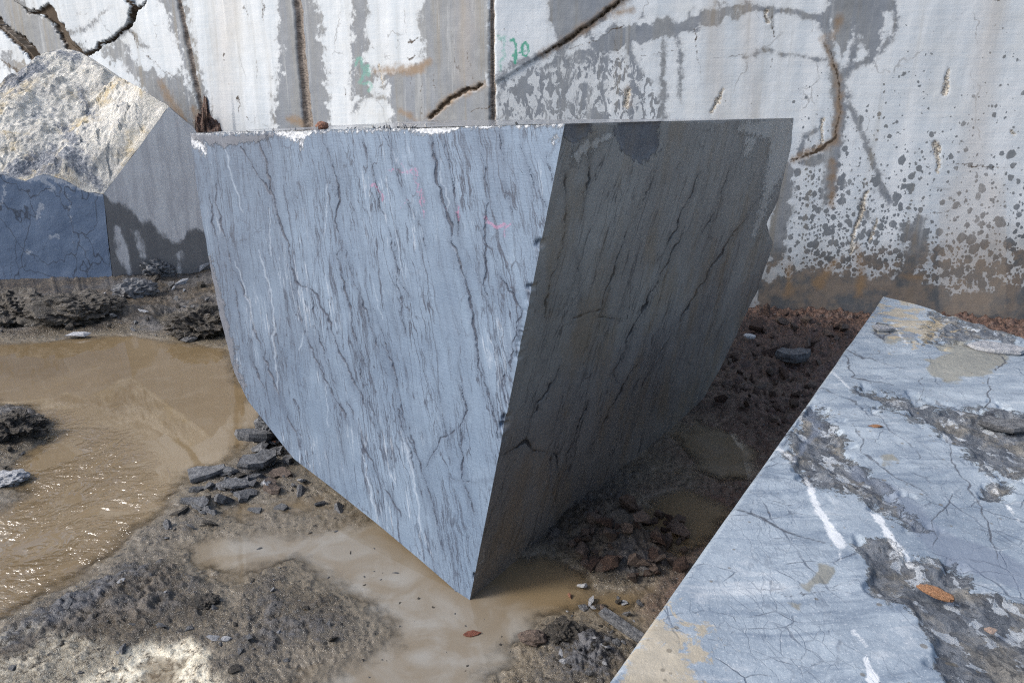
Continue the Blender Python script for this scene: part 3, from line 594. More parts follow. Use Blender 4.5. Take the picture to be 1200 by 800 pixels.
# ------------------------------------------------------------------ the quarry wall
BEND = np.array([-0.2, 7.65]); R_END = np.array([9.5, 5.92]); L_END = np.array([-10.0, 13.75])
dR = (R_END - BEND) / np.linalg.norm(R_END - BEND); dL = (L_END - BEND) / np.linalg.norm(L_END - BEND)
us = np.r_[np.linspace(-11.4, -10.6, 4)[:-1], np.linspace(-10.6, 0, 600)[:-1], np.linspace(0, 6.1, 470), np.linspace(6.3, 9.5, 10)]
zs = np.r_[np.linspace(-0.25, 1.0, 72)[:-1], np.linspace(1.0, 3.75, 205), np.linspace(3.9, 6.5, 18)]
UU, ZZ = np.meshgrid(us, zs)
WX = np.where(UU < 0, BEND[0] - UU * dL[0], BEND[0] + UU * dR[0]); WY = np.where(UU < 0, BEND[1] - UU * dL[1], BEND[1] + UU * dR[1])
NX = np.where(UU < 0, dL[1], -(-dR[1])); nl = np.array([-dL[1] * -1, dL[0]])
nrmL = np.array([-dL[1], dL[0]]); nrmR = np.array([dR[1], -dR[0]])
if nrmL[1] > 0: nrmL = -nrmL
if nrmR[1] > 0: nrmR = -nrmR
NX = np.where(UU < 0, nrmL[0], nrmR[0]); NY = np.where(UU < 0, nrmL[1], nrmR[1])
ipx, ipy = project(np.stack([WX, WY, ZZ], -1))
wob = 2.6 * fbm(UU * 5, ZZ * 5, 5, 51, 0.7); wob2 = 2.6 * fbm(UU * 5, ZZ * 5, 5, 57, 0.7)
qx, qy = ipx + wob, ipy + wob2
T = -260
GROOVES = [([(160, T), (205, -20), (222, 60), (240, 150), (262, 260)], [5, 5, 5, 5, 6]), ([(335, T), (347, -20), (353, 60), (361, 145), (372, 300)], [10, 9, 9, 10, 10]), ([(577, T), (577, 60), (577, 140), (578, 300)], [6, 6, 7, 7])]
gv = [seg_d(ipx + 0.35 * wob, ipy, p, w) for p, w in GROOVES]; groove = union(gv)
CRACKS = [([(-30, 8), (0, 28), (16, 42), (30, 55), (46, 72)], [4, 5, 7, 9, 7]), ([(20, 2), (32, 15), (50, 14), (62, 13), (70, 30), (80, 50), (100, 66)], [3, 3, 5, 11, 15, 15, 4]),
    ([(20, -10), (32, 15)], [2, 2]), ([(100, 66), (118, 54), (137, 43), (150, 33), (158, 20), (160, 10), (146, -6), (140, -60)], [5, 3.5, 3, 3, 5, 5, 4, 4]), ([(160, 14), (172, 2), (190, -40)], [3, 2, 2]),
    ([(150, 36), (165, 60), (190, 82), (210, 96)], [2.5, 1.5, 1.5, 1]), ([(0, 68), (14, 76), (30, 90)], [2, 4, 3]), ([(503, 138), (516, 128), (530, 114), (548, 106), (566, 99)], [4, 5, 4, 5, 2]),
    ([(636, 64), (660, 52), (690, 28), (712, 12), (735, -4), (800, -60)], [1.5, 3, 2, 4, 2.5, 3]), ([(548, 130), (570, 126), (578, 122)], [2, 3, 2]), ([(664, 58), (690, 50), (722, 36), (732, 30)], [1.5, 2, 2.5, 1.5]),
    ([(963, 45), (972, 62), (982, 88), (984, 100), (983, 140), (980, 160), (960, 176), (924, 188)], [2, 3, 4, 3, 3, 5, 7, 3]), ([(1110, 191), (1150, 194), (1192, 196)], [1, 3, 1]), ([(813, 35), (816, 60), (822, 95)], [2, 2, 1]),
    ([(905, 12), (906, 44)], [1, 3]), ([(1150, 0), (1170, 0), (1188, -2)], [2, 2.5, 1.5]), ([(720, 45), (724, 62), (735, 78)], [1, 1, 1]), ([(836, 68), (870, 63)], [1.5, 1.5])] + [([(x, y), (x + dx, y + dy)], [w_, 1]) for x, y, dx, dy, w_ in ((262, 64, 2, 10, 4), (279, 112, 3, 20, 4), (291, 136, 4, 8, 3), (286, 6, 4, 14, 2), (308, 2, 2, 22, 2), (268, 98, 0, 4, 3), (436, 54, 4, 6, 2), (466, 46, 3, 8, 2.5), (464, 54, 1, 4, 3), (480, 50, 12, -8, 4), (478, 70, 10, -4, 5), (300, 70, 1, 20, 1.5), (590, 34, 2, 4, 2.5), (605, 38, 1, 4, 2), (618, 30, 1, 5, 2), (585, 60, 1, 4, 2), (404, 104, 1, 10, 3), (443, 110, 3, -1, 4), (480, 90, 1, 22, 1.6), (494, 96, 1, 40, 1.4), (508, 88, 3, 20, 1.6), (545, 60, 10, 40, 1), (530, 30, 8, 60, 1), (752, 66, 40, -6, 1.2), (905, 66, -2, 14, 1.6), (1090, 250, 20, -3, 1.2))]
cv = [seg_d(qx, qy, p, np.array(w) * (1.1 if k in (0, 1, 3, 4) else 1.0 if k in (7, 8) else 0.62)) for k, (p, w) in enumerate(CRACKS)]; crack = union(cv); deep = union([cv[k] for k in (0, 1, 3, 4, 7, 8)])
WETP = [[(-60, -80), (24, -20), (40, 14), (66, 30), (90, 58), (60, 76), (44, 66), (22, 46), (-4, 26), (-60, -10)], [(690, 42), (745, 28), (800, 22), (860, 8), (884, 6), (850, 26), (800, 38), (745, 50), (700, 68)], [(500, 10), (540, -40), (560, 60), (520, 90)], [(195, T), (214, T), (216, 0), (250, 150), (262, 260), (240, 260), (232, 140), (218, 75), (188, -5)], [(118, 64), (140, 46), (160, 72), (176, 84), (186, 100), (182, 120), (165, 104), (148, 76)],
    [(172, 80), (200, 92), (212, 80), (236, 150), (245, 190), (190, 150), (178, 112)], [(330, T), (366, T), (370, 0), (382, 90), (386, 170), (320, 170), (322, 118), (329, 60), (326, 0)],
    [(411, T), (431, T), (430, 50), (426, 78), (438, 86), (433, 112), (414, 116), (415, 60), (412, 0)], [(492, T), (575, T), (575, 150), (460, 150), (459, 100), (440, 96), (470, 84), (492, 78), (499, 56), (490, 32), (494, 0)],
    [(642, T), (760, T), (732, -2), (690, 33), (656, 64), (648, 40), (643, 0)], [(581, 96), (620, 84), (650, 68), (700, 58), (745, 40), (800, 30), (800, 36), (745, 52), (705, 70), (690, 80), (700, 120), (690, 150), (583, 150)],
    [(968, T), (1045, T), (1046, 0), (1034, 18), (1030, 62), (1022, 66), (1012, 44), (1000, 30), (994, 60), (986, 66), (976, 40), (972, 10)], [(5, 60), (30, 74), (36, 92), (10, 80)], [(85, 50), (70, 30), (110, 62), (100, 70)],
    [(905, 190), (932, 196), (928, 240), (915, 300), (900, 320)], [(885, 330), (960, 318), (1010, 322), (1060, 318), (1120, 348), (1170, 340), (1215, 330), (1215, 440), (885, 440)], [(1056, 262), (1082, 258), (1090, 290), (1076, 320), (1058, 316), (1064, 285)]]
WETL = [([(795, 34), (798, 80), (796, 118)], [5, 4, 2]), ([(700, 60), (706, 100), (704, 145)], [8, 7, 9]), ([(870, 66), (900, 60), (968, 70)], [2, 3, 2]), ([(1045, 0), (1050, 30), (1034, 60)], [8, 6, 3]), ([(960, 150), (945, 160), (935, 175)], [4, 6, 5]), ([(735, 42), (800, 30), (845, 14), (885, 8), (930, 14), (962, 22), (985, 10)], [6, 9, 8, 8, 7, 8, 14]), ([(966, 20), (972, 60), (982, 92), (984, 130), (980, 165), (966, 185), (940, 190)], [10, 10, 14, 16, 16, 12, 8]),
    ([(1004, 20), (1004, 50), (998, 72), (985, 92)], [8, 7, 7, 10]), ([(1024, 60), (1020, 70), (996, 80)], [8, 8, 8]), ([(990, 108), (1004, 140), (1016, 165), (1026, 200), (1042, 238)], [5, 7, 8, 7, 9]), ([(776, 40), (777, 80), (778, 140)], [4, 6, 8]),
    ([(738, 55), (744, 90), (746, 140)], [6, 7, 10]), ([(905, 12), (906, 40)], [5, 2]), ([(978, 170), (974, 200), (968, 236)], [18, 16, 10]), ([(1010, 240), (1016, 255)], [6, 6]), ([(415, 130), (428, 112), (460, 118)], [3, 4, 3]), ([(455, 116), (478, 140)], [3, 3]),
    ([(120, 60), (150, 36), (170, 55)], [4, 5, 5]), ([(85, 40), (110, 30), (130, 10)], [4, 3, 1]), ([(640, 62), (600, 78), (580, 92)], [5, 5, 6]), ([(840, 0), (842, 14)], [3, 3])]
wet = union([poly_d(ipx + 2.2 * wob, ipy + 3 * wob2, p) for p in WETP] + [seg_d(qx, qy, p, w) for p, w in WETL])
drip = union([poly_d(ipx, ipy, p) for p in ([(583, 92), (620, 82), (700, 62), (750, 72), (790, 150), (583, 150)],)])
rust = union([seg_d(ipx, ipy, p, w) for p, w in (([(440, 84), (470, 82), (490, 82), (500, 74)], [4, 12, 10, 8]), ([(503, 138), (530, 114), (566, 100)], [8, 9, 6]), ([(636, 64), (690, 30), (735, -4), (790, -50)], [8, 8, 9, 8]),
    ([(965, 45), (982, 92), (983, 130), (980, 165), (930, 186)], [2, 6, 8, 9, 8]), ([(976, 190), (975, 240)], [7, 5]), ([(188, 96), (200, 120), (215, 140)], [6, 9, 6]), ([(225, 128), (240, 150), (256, 190)], [4, 20, 20]), ([(340, 140), (362, 146)], [6, 10]),
    ([(960, 330), (970, 318), (978, 308)], [16, 9, 3]), ([(1006, 290), (1010, 330), (1006, 345)], [4, 8, 6]), ([(925, 310), (924, 345)], [5, 9]), ([(1058, 324), (1084, 326)], [4, 3]), ([(734, 104), (735, 122)], [5, 6]), ([(470, 130), (486, 140)], [4, 6]), ([(985, 20), (975, 45)], [6, 4]), ([(742, 12), (720, 16)], [4, 8]))])
faint = union([seg_d(ipx, ipy, p, w) for p, w in (([(1180, T), (1165, 0), (1150, 120), (1120, 330)], [26, 24, 22, 26]), ([(880, T), (876, 0), (884, 140)], [16, 14, 10]), ([(545, T), (545, 90)], [14, 10]), ([(262, T), (265, 0), (262, 148)], [22, 20, 18]), ([(835, 0), (842, 150)], [12, 12]), ([(1140, 240), (1140, 330)], [70, 90]), ([(830, 30), (836, 70)], [6, 4]))])
scar = union([seg_d(qx, qy, p, w) for p, w in (([(1114, 82), (1110, 98), (1108, 110)], [3, 5, 9]), ([(1096, 168), (1100, 185), (1098, 202)], [8, 5, 4]), ([(846, 104), (842, 120), (834, 134)], [3, 6, 3]), ([(899, 12), (900, 26)], [5, 4]), ([(1018, 226), (1010, 245), (1004, 266), (998, 300)], [4, 6, 5, 3]), ([(1026, 258), (1018, 284)], [3, 4]), ([(963, 140), (962, 168)], [4, 3]), ([(735, 106), (734, 124)], [7, 7]), ([(1184, 154), (1188, 158)], [3, 5]), ([(444, 76), (446, 96)], [3, 2]))])
green = union([seg_d(ipx, ipy, p, w) for p, w in (([(599, 48), (602, 46), (604.5, 51), (605, 60), (604.5, 66), (604, 74)], [3, 3, 2.5, 2.5, 4, 3]), ([(601, 66), (605, 62)], [2, 2]), ([(612, 60), (612.5, 54), (616, 50), (619, 54), (620, 61), (617, 66), (613, 65), (612, 60)], [3, 3, 3, 3, 1.6, 1.6, 2, 3]), ([(613, 60), (617, 60)], [1.5, 1.5]), ([(606, 63), (612, 62)], [1.2, 1.2]))])
green_faint = union([seg_d(ipx, ipy, p, w) for p, w in (([(585, 43), (587, 47), (592, 44), (591, 56)], [2, 2, 2, 1]), ([(590, 60), (592, 66), (586, 74), (588, 82)], [2, 2, 2, 1]), ([(417, 76), (419, 69), (423, 69), (424, 78), (427, 86), (422, 97)], [2, 2, 2, 2, 2, 2.5]), ([(425, 80), (431, 77), (432, 88), (428, 82)], [2.5, 2.5, 3, 2]), ([(426, 98), (433, 97), (435, 101), (432, 107)], [1.5, 1.5, 1.5, 2]))]) - 0.6
spray = sstep(ipx, 880, 960) * np.clip(0.33 + 0.0 * ipx + (ipy - 90) / 480 + 0.28 * np.exp(-((ipx - 960) / 70) ** 2) * sstep(ipy, 160, 230) + 0.45 * sstep(ipy, 255, 330), 0, 1.3)
spray = np.maximum(spray, 0.13 * sstep(ipx, 770, 850) * sstep(ipy, 60, 130) * (ipx < 1000)); spray = np.where((ipx < 1000) & (ipy < 60), 0, spray)
foot = np.where(UU > 0.3, sstep(1.30 - ZZ + 0.3 * sstep(UU, 3.2, 5.5), 0, 1.0), 0)
# relief: panels stand at slightly different depth, grooves and joints are cut in
dep = 0.010 * fbm(UU * 0.8, ZZ * 0.8, 3, 61) + 0.0012 * fbm(UU * 9, ZZ * 9, 3, 65)
dep = dep + np.where(UU < -3.9, 0.02 * fbm(UU * 0.7, ZZ * 0.7, 2, 69), 0)
xs_ = ipx; loose = (UU < 0)
q5 = np.interp(ipy, [-260, 2, 15, 30, 52, 66, 300], [-40, 20, 45, 70, 82, 100, 330]); q1 = np.interp(ipy, [-260, 8, 28, 42, 55, 72, 300], [-330, -30, 0, 16, 30, 46, 250]); q6 = np.interp(ipx, [100, 118, 137, 150, 158], [66, 54, 43, 33, 20])
isA = (ipx < q1) & loose; isB = (ipx >= q1) & (ipx < q5) & loose; isC = (ipx >= q5) & (ipx < np.interp(ipy, [-260, -60, 10, 33], [120, 140, 160, 150])) & (ipy < q6) & loose
dep = dep + np.where(isA, 0.05 + 0.0008 * (ipx - 20), 0) + np.where(isB, -0.03 + 0.0006 * (ipx - 50), 0) + np.where(isC, 0.05 - 0.0006 * (ipy - 20), 0)
dep = dep - 0.05 * sstep(groove, 1.5, -2.5) - np.where(ipx < 230, 0.05, 0.03) * sstep(deep, 0.6, -1.5) - 0.012 * sstep(scar, 1, -3)
lip = np.interp(ipx, [577, 636, 690, 735, 800, 1100], [100, 64, 28, -4, -60, -330]) - ipy
dep = dep + 0.022 * sstep(lip, -2, 2) * (UU > 0.02)
P = np.stack([WX + NX * dep, WY + NY * dep, ZZ], -1)
A = {'pos': np.stack([WX, WY, ZZ], -1), 'wet': wet, 'drip': drip, 'rust': rust, 'faint': faint, 'scar': scar, 'crack': crack, 'groove': groove, 'green': green, 'green_faint': green_faint, 'spray': spray, 'foot': foot}
wall = empty('quarry_wall', (BEND[0], BEND[1], 0), 'pale sawn quarry wall with wet stains, drill grooves and green numbers behind the blocks', 'wall')
wall['kind'] = 'thing'
fx = (ipx[:-1, :-1] + ipx[1:, 1:]) / 2; fy = (ipy[:-1, :-1] + ipy[1:, 1:]) / 2
fg = groove[:-1, :-1]; gi = np.argmin(np.stack([g_[:-1, :-1] for g_ in gv]), 0); fc = crack[:-1, :-1]
gx = [np.interp(fy, [q[1] for q in p], [q[0] for q in p]) for p, w in GROOVES]
lab = np.where(fx < gx[0], 0, np.where(fx < gx[1], 1, np.where(fx < gx[2], 2, 3)))
left = lab == 0
c2x = np.interp(fy, [-260, 2, 15, 30, 52, 66, 300], [-40, 20, 45, 70, 82, 100, 330]); c3y = np.interp(fx, [100, 118, 137, 150, 158], [66, 54, 43, 33, 20])
c1x = np.interp(fy, [-260, 8, 28, 42, 55, 72, 300], [-330, -30, 0, 16, 30, 46, 250])
lab = np.where(left & (fx < c1x), 4, lab); lab = np.where(left & (fx >= c1x) & (fx < c2x), 5, lab)
lab = np.where(left & (fx >= c2x) & (fx < np.interp(fy, [-260, -60, 10, 33], [120, 140, 160, 150])) & (fy < c3y), 6, lab)
diag = np.interp(fx, [577, 636, 690, 735, 800, 1100], [100, 64, 28, -4, -60, -330]); lab = np.where((lab == 3) & (fy < diag), 7, lab)
isg = fg < 0; isc = (deep[:-1, :-1] < -0.5) & ~isg
WP = wall.location
for k, (nm, lb) in enumerate([('rock_panel', 'fractured panel left of the first drill groove'), ('rock_panel', 'pale plain panel between first two drill grooves'), ('rock_panel', 'grey stained panel between two drill grooves'), ('rock_panel', 'wide spotted panel right of the last drill groove'),
        ('rock_panel', 'loose tilted slab at the far left'), ('rock_panel', 'grey slab between two open joints'), ('rock_panel', 'pale squarish slab above open joint'), ('rock_panel', 'pale panel with green number above rusty joint')]):
    m = (lab == k) & ~isg & ~isc
    if m.any():
        a_ = Acc(); a_.grid(P, 0, A, flip=False, keep=m); o = a_.build(nm, [M_WALL], wall, origin=WP); o['label'] = lb
for k in range(3):
    m = isg & (gi == k)
    if m.any(): a_ = Acc(); a_.grid(P, 0, A, keep=m); a_.build('drill_groove', [M_WALL], wall, origin=WP)
ci = np.argmin(np.stack([cv[k][:-1, :-1] for k in (0, 1, 3, 4, 7, 8)]), 0)
for ks in ((0,), (1, 2, 3), (4,), (5,)):
    m = isc & np.isin(ci, ks)
    if m.any(): a_ = Acc(); a_.grid(P, 0, A, keep=m); a_.build('open_joint', [M_WALL], wall, origin=WP)
# the rock mass behind the sawn face
back = Acc()
line = np.array([[L_END[0], L_END[1]], BEND, R_END]); off = np.array([[0.5, 0.85], [0.3, 0.95], [0.18, 0.98]])
rowsP = []
for (k, z) in ((0.25, -0.25), (0.25, 6.5), (4.0, 6.9), (4.0, -0.25)):
    rowsP.append(np.c_[line + off * k, np.full(3, z)])
rowsP = np.array(rowsP); rowsP[1, :, :2] = line; rowsP[1, :, 2] = 6.495
back.grid(rowsP, 0, smooth=False); back.build('rock_mass', [M_BREAK], wall, origin=WP)

# ------------------------------------------------------------------ the great tilted block
A0 = onz(550, 705, -0.01); A1 = ony(662, 145, 2.8); L1 = ony(223, 156, 5.0); R1 = ony(930, 138.5, 5.4)
PL = plane3(A0, A1, L1); PR = plane3(A0, A1, R1)
Lb = [L1] + [onplane(x, y, PL) for x, y in ((228, 200), (238, 265), (248, 320), (258, 372), (268, 410), (274, 436), (290, 468), (312, 497), (345, 538), (400, 580), (450, 620), (500, 662))] + [A0]
Rb = [R1] + [onplane(x, y, PR) for x, y in ((925, 180), (912, 235), (899, 262), (906, 284), (902, 300), (887, 342), (864, 390), (843, 432), (813, 488), (774, 538), (738, 563), (700, 593), (665, 621), (628, 651), (590, 681))] + [A0]
B1 = np.array([-0.65, 7.2, 1.945]); B0 = np.array([-0.2, 6.0, 0.1])
blk = Acc()
def face_rows(bound, R, C, flip):
    b = np.array(bound); ed0, ed1 = A1, A0
    tv = np.linspace(0, 1, R) ** 1.0
    zb = b[:, 2]; zt0, zt1 = (b[0, 2] - 0), A0[2]
    z_edge = ed0[2] + (ed1[2] - ed0[2]) * tv
    par = np.maximum.accumulate((zb[0] - zb) / (zb[0] - A0[2]))
    par = par + np.arange(len(par)) * 1e-7
    E = ed0[None] + (ed1 - ed0)[None] * tv[:, None]
    Bd = np.stack([np.interp(tv, par / par[-1], b[:, k]) for k in range(3)], -1)
    s_ = np.linspace(0, 1, C)[None, :, None]
    return Bd[:, None] * (1 - s_) + E[:, None] * s_
def face_uv(P_, pl):
    n = pl[0]; up = np.array([0, 0, 1.0]) - n * n[2]; up /= np.linalg.norm(up); ri = np.cross(up, n)
    q = P_ - pl[1]; return np.stack([q @ ri, q @ up, 0 * q[..., 0]], -1)
DARK_L = [([(302, 160), (312, 190), (318, 225), (330, 262), (340, 300), (345, 330), (372, 345), (385, 375), (397, 410), (420, 460), (440, 500), (455, 540)], [1.6, 2.4, 2, 2.6, 2.4, 2.4, 2, 2.2, 2, 1.6, 1, .6]),
    ([(375, 153), (390, 190), (397, 225), (393, 260), (400, 290), (395, 300), (402, 330), (410, 360), (415, 390), (430, 430)], [1, 1.6, 2.4, 2, 2.6, 2, 2.2, 1.6, 1, .6]),
    ([(505, 158), (508, 182), (510, 190), (512, 215), (520, 240), (528, 262), (530, 285), (545, 330), (553, 360), (557, 400), (562, 430), (575, 470), (585, 515)], [1, 4, 4.4, 3.6, 3, 3.6, 2.6, 2.8, 3.4, 2.6, 2, 1.8, 1.8]),
    ([(252, 165), (255, 200), (252, 230), (258, 260), (270, 310), (290, 350), (298, 385), (310, 420), (330, 470), (352, 520)], [.8, 1.2, 2, 1.6, 1.4, 2, 2.4, 1.6, 1, .6]),
    ([(283, 172), (295, 195), (310, 215), (325, 240)], [1.2, 1.2, 1.4, .6]), ([(556, 143), (563, 175), (570, 205), (572, 235), (569, 270), (570, 300), (568, 330), (572, 358)], [1, 1.2, 1.2, 1.6, 2, 2.4, 2, 2.6]), ([(590, 215), (600, 250)], [.8, .6]),
    ([(583, 322), (592, 332), (600, 345), (610, 362), (612, 370), (605, 378), (606, 390), (600, 402), (603, 412), (596, 425), (598, 435)], [1.4, 1.6, 2, 2, 2.4, 2.4, 2.6, 2.4, 3, 3.4, 2]), ([(592, 440), (590, 455), (592, 475)], [1.6, 1, .6]),
    ([(400, 280), (412, 320), (425, 350), (440, 400), (452, 440)], [1, 1.4, 1.6, 1.4, .7]), ([(437, 360), (448, 390), (460, 430), (466, 450), (472, 490), (485, 530)], [1.2, 1.8, 2.4, 1.8, 1.4, .7]), ([(462, 275), (466, 330), (475, 390)], [1.2, 1.2, .6]),
    ([(425, 165), (437, 200), (445, 240), (455, 270), (470, 330), (480, 350)], [.8, 1.2, 1.4, 1.4, 1, .6]), ([(540, 455), (548, 480), (538, 500), (543, 530), (541, 560), (556, 600)], [1, 1.6, 3, 2, 1.4, .8]), ([(500, 545), (518, 512), (540, 500)], [.8, 1.2, 1.2]),
    ([(345, 330), (350, 360), (356, 385), (375, 430), (395, 470), (410, 500)], [1, 1.4, 1.2, 1.6, 1.2, .6]), ([(365, 345), (375, 400), (392, 450)], [1.2, 1.2, .6]), ([(268, 300), (285, 400), (310, 455)], [.7, 1, .6]), ([(480, 500), (490, 540), (510, 600), (520, 645)], [1, 1.4, 1.4, .6]),
    ([(466, 480), (485, 545), (500, 600)], [.8, 1.2, .6]), ([(408, 470), (425, 520), (445, 560), (470, 605)], [.7, 1.2, 1.2, .6]), ([(528, 560), (555, 566), (580, 562)], [.8, .9, .7]), ([(455, 158), (462, 200), (478, 240), (492, 262), (500, 290)], [.8, 1, 1.2, 1, .6]),
    ([(520, 160), (528, 200), (534, 230), (536, 262), (540, 290)], [.7, .8, 1, 1.2, .6]), ([(640, 180), (648, 215)], [.7, .5]), ([(610, 170), (626, 215), (640, 245)], [1, 1.2, .6]), ([(585, 150), (590, 190)], [.8, .5]), ([(240, 190), (250, 260), (262, 320)], [.6, .8, .6]), ([(420, 420), (432, 470), (450, 515)], [.7, 1, .6]), ([(515, 460), (522, 500), (530, 540)], [.7, 1, .6])]
WHITE_L = [([(258, 152), (266, 180), (272, 212), (284, 250)], [1.2, 1.6, 1.4, .5]), ([(304, 292), (310, 318), (316, 335), (320, 365), (321, 400), (323, 430), (326, 460)], [1, 2, 2, 1.4, 2.2, 1.6, .8]), ([(275, 305), (286, 335), (296, 375), (300, 390)], [.8, 1.6, 1.6, .8]), ([(315, 245), (317, 300)], [1, 1]), ([(384, 215), (382, 250), (378, 280)], [.7, 1, .6]),
    ([(425, 530), (432, 560), (441, 612)], [1, 1.8, 1]), ([(470, 505), (482, 545), (490, 590), (494, 650)], [1, 1.4, 1.8, 1]), ([(355, 390), (352, 410)], [1, 1]), ([(382, 450), (384, 500)], [1, .6]), ([(518, 215), (526, 235), (524, 250)], [1.4, 1.8, 1]), ([(515, 185), (518, 215)], [1, 1.4]), ([(530, 290), (545, 320)], [.8, .8]), ([(437, 330), (448, 375)], [.7, .7])]
Pf = face_rows(Lb, 330, 440, False)
px_, py_ = project(Pf); fu = face_uv(Pf, PL)
jx = 2.2 * fbm(px_ / 16, py_ / 16, 4, 71); jy = 2.2 * fbm(px_ / 16, py_ / 16, 4, 77)
aL = {'uvp': fu, 'shade_tone': sstep(px_ + 70 * fbm(px_ / 70, py_ / 130, 4, 73) - 0.25 * np.maximum(py_ - 420, 0), 210, 470), 'dark': union([seg_d(px_ + jx, py_ + jy, p, np.array(w) * 0.8) for p, w in DARK_L]) + 0.8 * fbm(px_ / 22, py_ / 30, 3, 75) + 0.2, 'white': union([seg_d(px_ + jx, py_ + jy, p, w) for p, w in WHITE_L]),  # face shading painted in: darker at the left and bottom
      'chalk': union([seg_d(px_, py_, p, w) for p, w in (([(322, 155), (348, 158), (368, 154)], [3, 14, 3]), ([(352, 160), (353, 176)], [6, 1]), ([(470, 151), (505, 152), (545, 149)], [2, 13, 2]), ([(225, 165), (236, 172), (240, 182)], [10, 8, 2]), ([(500, 149), (660, 146)], [2.5, 2.5]), ([(652, 160), (648, 166)], [4, 6]), ([(224, 157), (470, 152)], [1.2, 1.2]))]),
      'skin': union([seg_d(px_, py_, p, w) for p, w in (([(225, 160), (260, 165), (300, 162), (320, 158)], [6, 14, 8, 2]), ([(268, 396), (271, 410)], [8, 10]), ([(246, 300), (252, 335), (260, 370), (267, 398), (273, 425), (290, 462)], [3, 9, 11, 13, 8, 3]))]),
      'pink': union([seg_d(px_ + 2 * jx, py_ + 2 * jy, p, w) for p, w in (([(455, 198), (486, 200), (488, 212)], [3, 5, 2]), ([(470, 190), (490, 215), (497, 240)], [2, 3, 3]), ([(497, 222), (492, 240), (500, 255)], [3, 4, 2]), ([(536, 245), (537, 260)], [5, 4]), ([(518, 240), (526, 250)], [3, 2]), ([(476, 232), (470, 244)], [2, 2]), ([(568, 255), (580, 265), (598, 262), (592, 280)], [4, 7, 5, 3]), ([(590, 258), (596, 276)], [4, 3]), ([(435, 215), (450, 235)], [6, 4]))])}
nrm = PL[0] if PL[0] @ (EYE - A1) > 0 else -PL[0]
edge = np.minimum(np.linspace(0, 1, 440)[None, :], 1 - np.linspace(0, 1, 440)[None, :]) * np.linspace(1, 0, 330)[:, None]
edge = sstep(edge, 0, 0.03)
disp = edge * (0.004 * fbm(fu[..., 0] * 2, fu[..., 1] * 2, 4, 81) - 0.006 * sstep(aL['dark'], 0.3, -1.2) - 0.006 * sstep(aL['chalk'], 2, -4) * (1 + fbm(px_ / 3, py_ / 3, 2, 5)))
Pf = Pf + nrm * disp[..., None]
# the broken left edge is ragged, the sawn edges are crisp
rag = (1 - sstep(np.linspace(0, 1, 440), 0, 0.05))[None, :] * (0.012 * fbm(fu[..., 1] * 9, fu[..., 0] * 0 + 3, 4, 91)) * sstep(np.linspace(0, 1, 330), 0.0, 0.1)[:, None]
Pf = Pf + rag[..., None] * np.array([0.6, -0.6, 0.2])
def chips(t):
    c = np.maximum(0, fbm(t * 13 + 5, t * 0 + 1.5, 5, 191, 0.6) - 0.26) * 0.05 + 0.002 * np.abs(fbm(t * 60, t * 0 + 4, 3, 195))
    return c * sstep(t, 0.0, 0.02) * sstep(1 - t, 0.0, 0.06)
INW = (L1 + R1) / 2 - A1; INW[2] = 0; INW /= np.linalg.norm(INW)
Pf += (chips(np.linspace(0, 1, 330))[:, None] * sstep(np.linspace(0, 1, 440), 0.985, 1.0)[None, :])[..., None] * INW
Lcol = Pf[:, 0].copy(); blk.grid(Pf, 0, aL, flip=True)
DARK_R = [([(662, 200), (664, 250), (660, 290), (648, 325), (640, 350), (638, 372)], [.8, 1.6, 2, 1.6, 2.2, 1.2]), ([(738, 262), (722, 310), (708, 350), (702, 368)], [1, 1.6, 1.8, .8]), ([(672, 376), (690, 368), (702, 362)], [1.4, 2, 1.2]), ([(702, 371), (714, 374), (728, 374)], [1.8, 2.2, 1.4]),
    ([(800, 275), (770, 330), (748, 370), (735, 400), (718, 436), (724, 450)], [1, 1.6, 1.8, 2, 1.6, 1]), ([(675, 290), (680, 340), (682, 366)], [1, 1.2, .8]), ([(660, 430), (640, 460), (622, 490), (618, 520)], [1, 1.6, 1.4, .8]), ([(900, 215), (868, 262), (830, 320), (800, 370), (770, 420), (740, 480)], [1, 1.8, 2.2, 1.8, 1.4, .7]),
    ([(688, 170), (690, 210), (680, 260)], [.8, 1.4, .8]), ([(820, 200), (790, 270), (770, 310)], [.8, 1.4, .8]), ([(590, 532), (604, 524), (618, 518), (624, 526), (640, 528), (651, 533), (654, 545), (655, 565)], [1.5, 3, 4.5, 3, 2.5, 3, 2, 1]), ([(770, 200), (742, 262)], [1, 1]), ([(690, 470), (672, 510), (660, 560)], [.8, 1.2, .7]), ([(862, 180), (840, 240), (815, 290)], [.7, 1.3, .8]),
    ([(645, 530), (646, 570), (652, 600), (655, 618)], [1, 1.3, 1, .6]), ([(750, 420), (720, 470), (690, 530)], [.8, 1.4, .7])]
WHITE_R = [([(664, 145), (930, 140)], [3.0, 3.4]), ([(800, 372), (780, 400), (768, 425)], [.6, .8, .5]), ([(645, 540), (646, 580), (655, 617)], [.7, 1, .7]), ([(638, 526), (655, 534)], [1, 1]), ([(880, 305), (870, 330)], [2.5, 1.2]), ([(562, 660), (568, 645)], [.8, .8])]  # first stroke paints the light caught on the top edge; others are pale marks
Pr = face_rows(Rb, 280, 360, False)
px_, py_ = project(Pr); fu = face_uv(Pr, PR)
jx = 2.4 * fbm(px_ / 16, py_ / 16, 4, 171); jy = 2.4 * fbm(px_ / 16, py_ / 16, 4, 177)
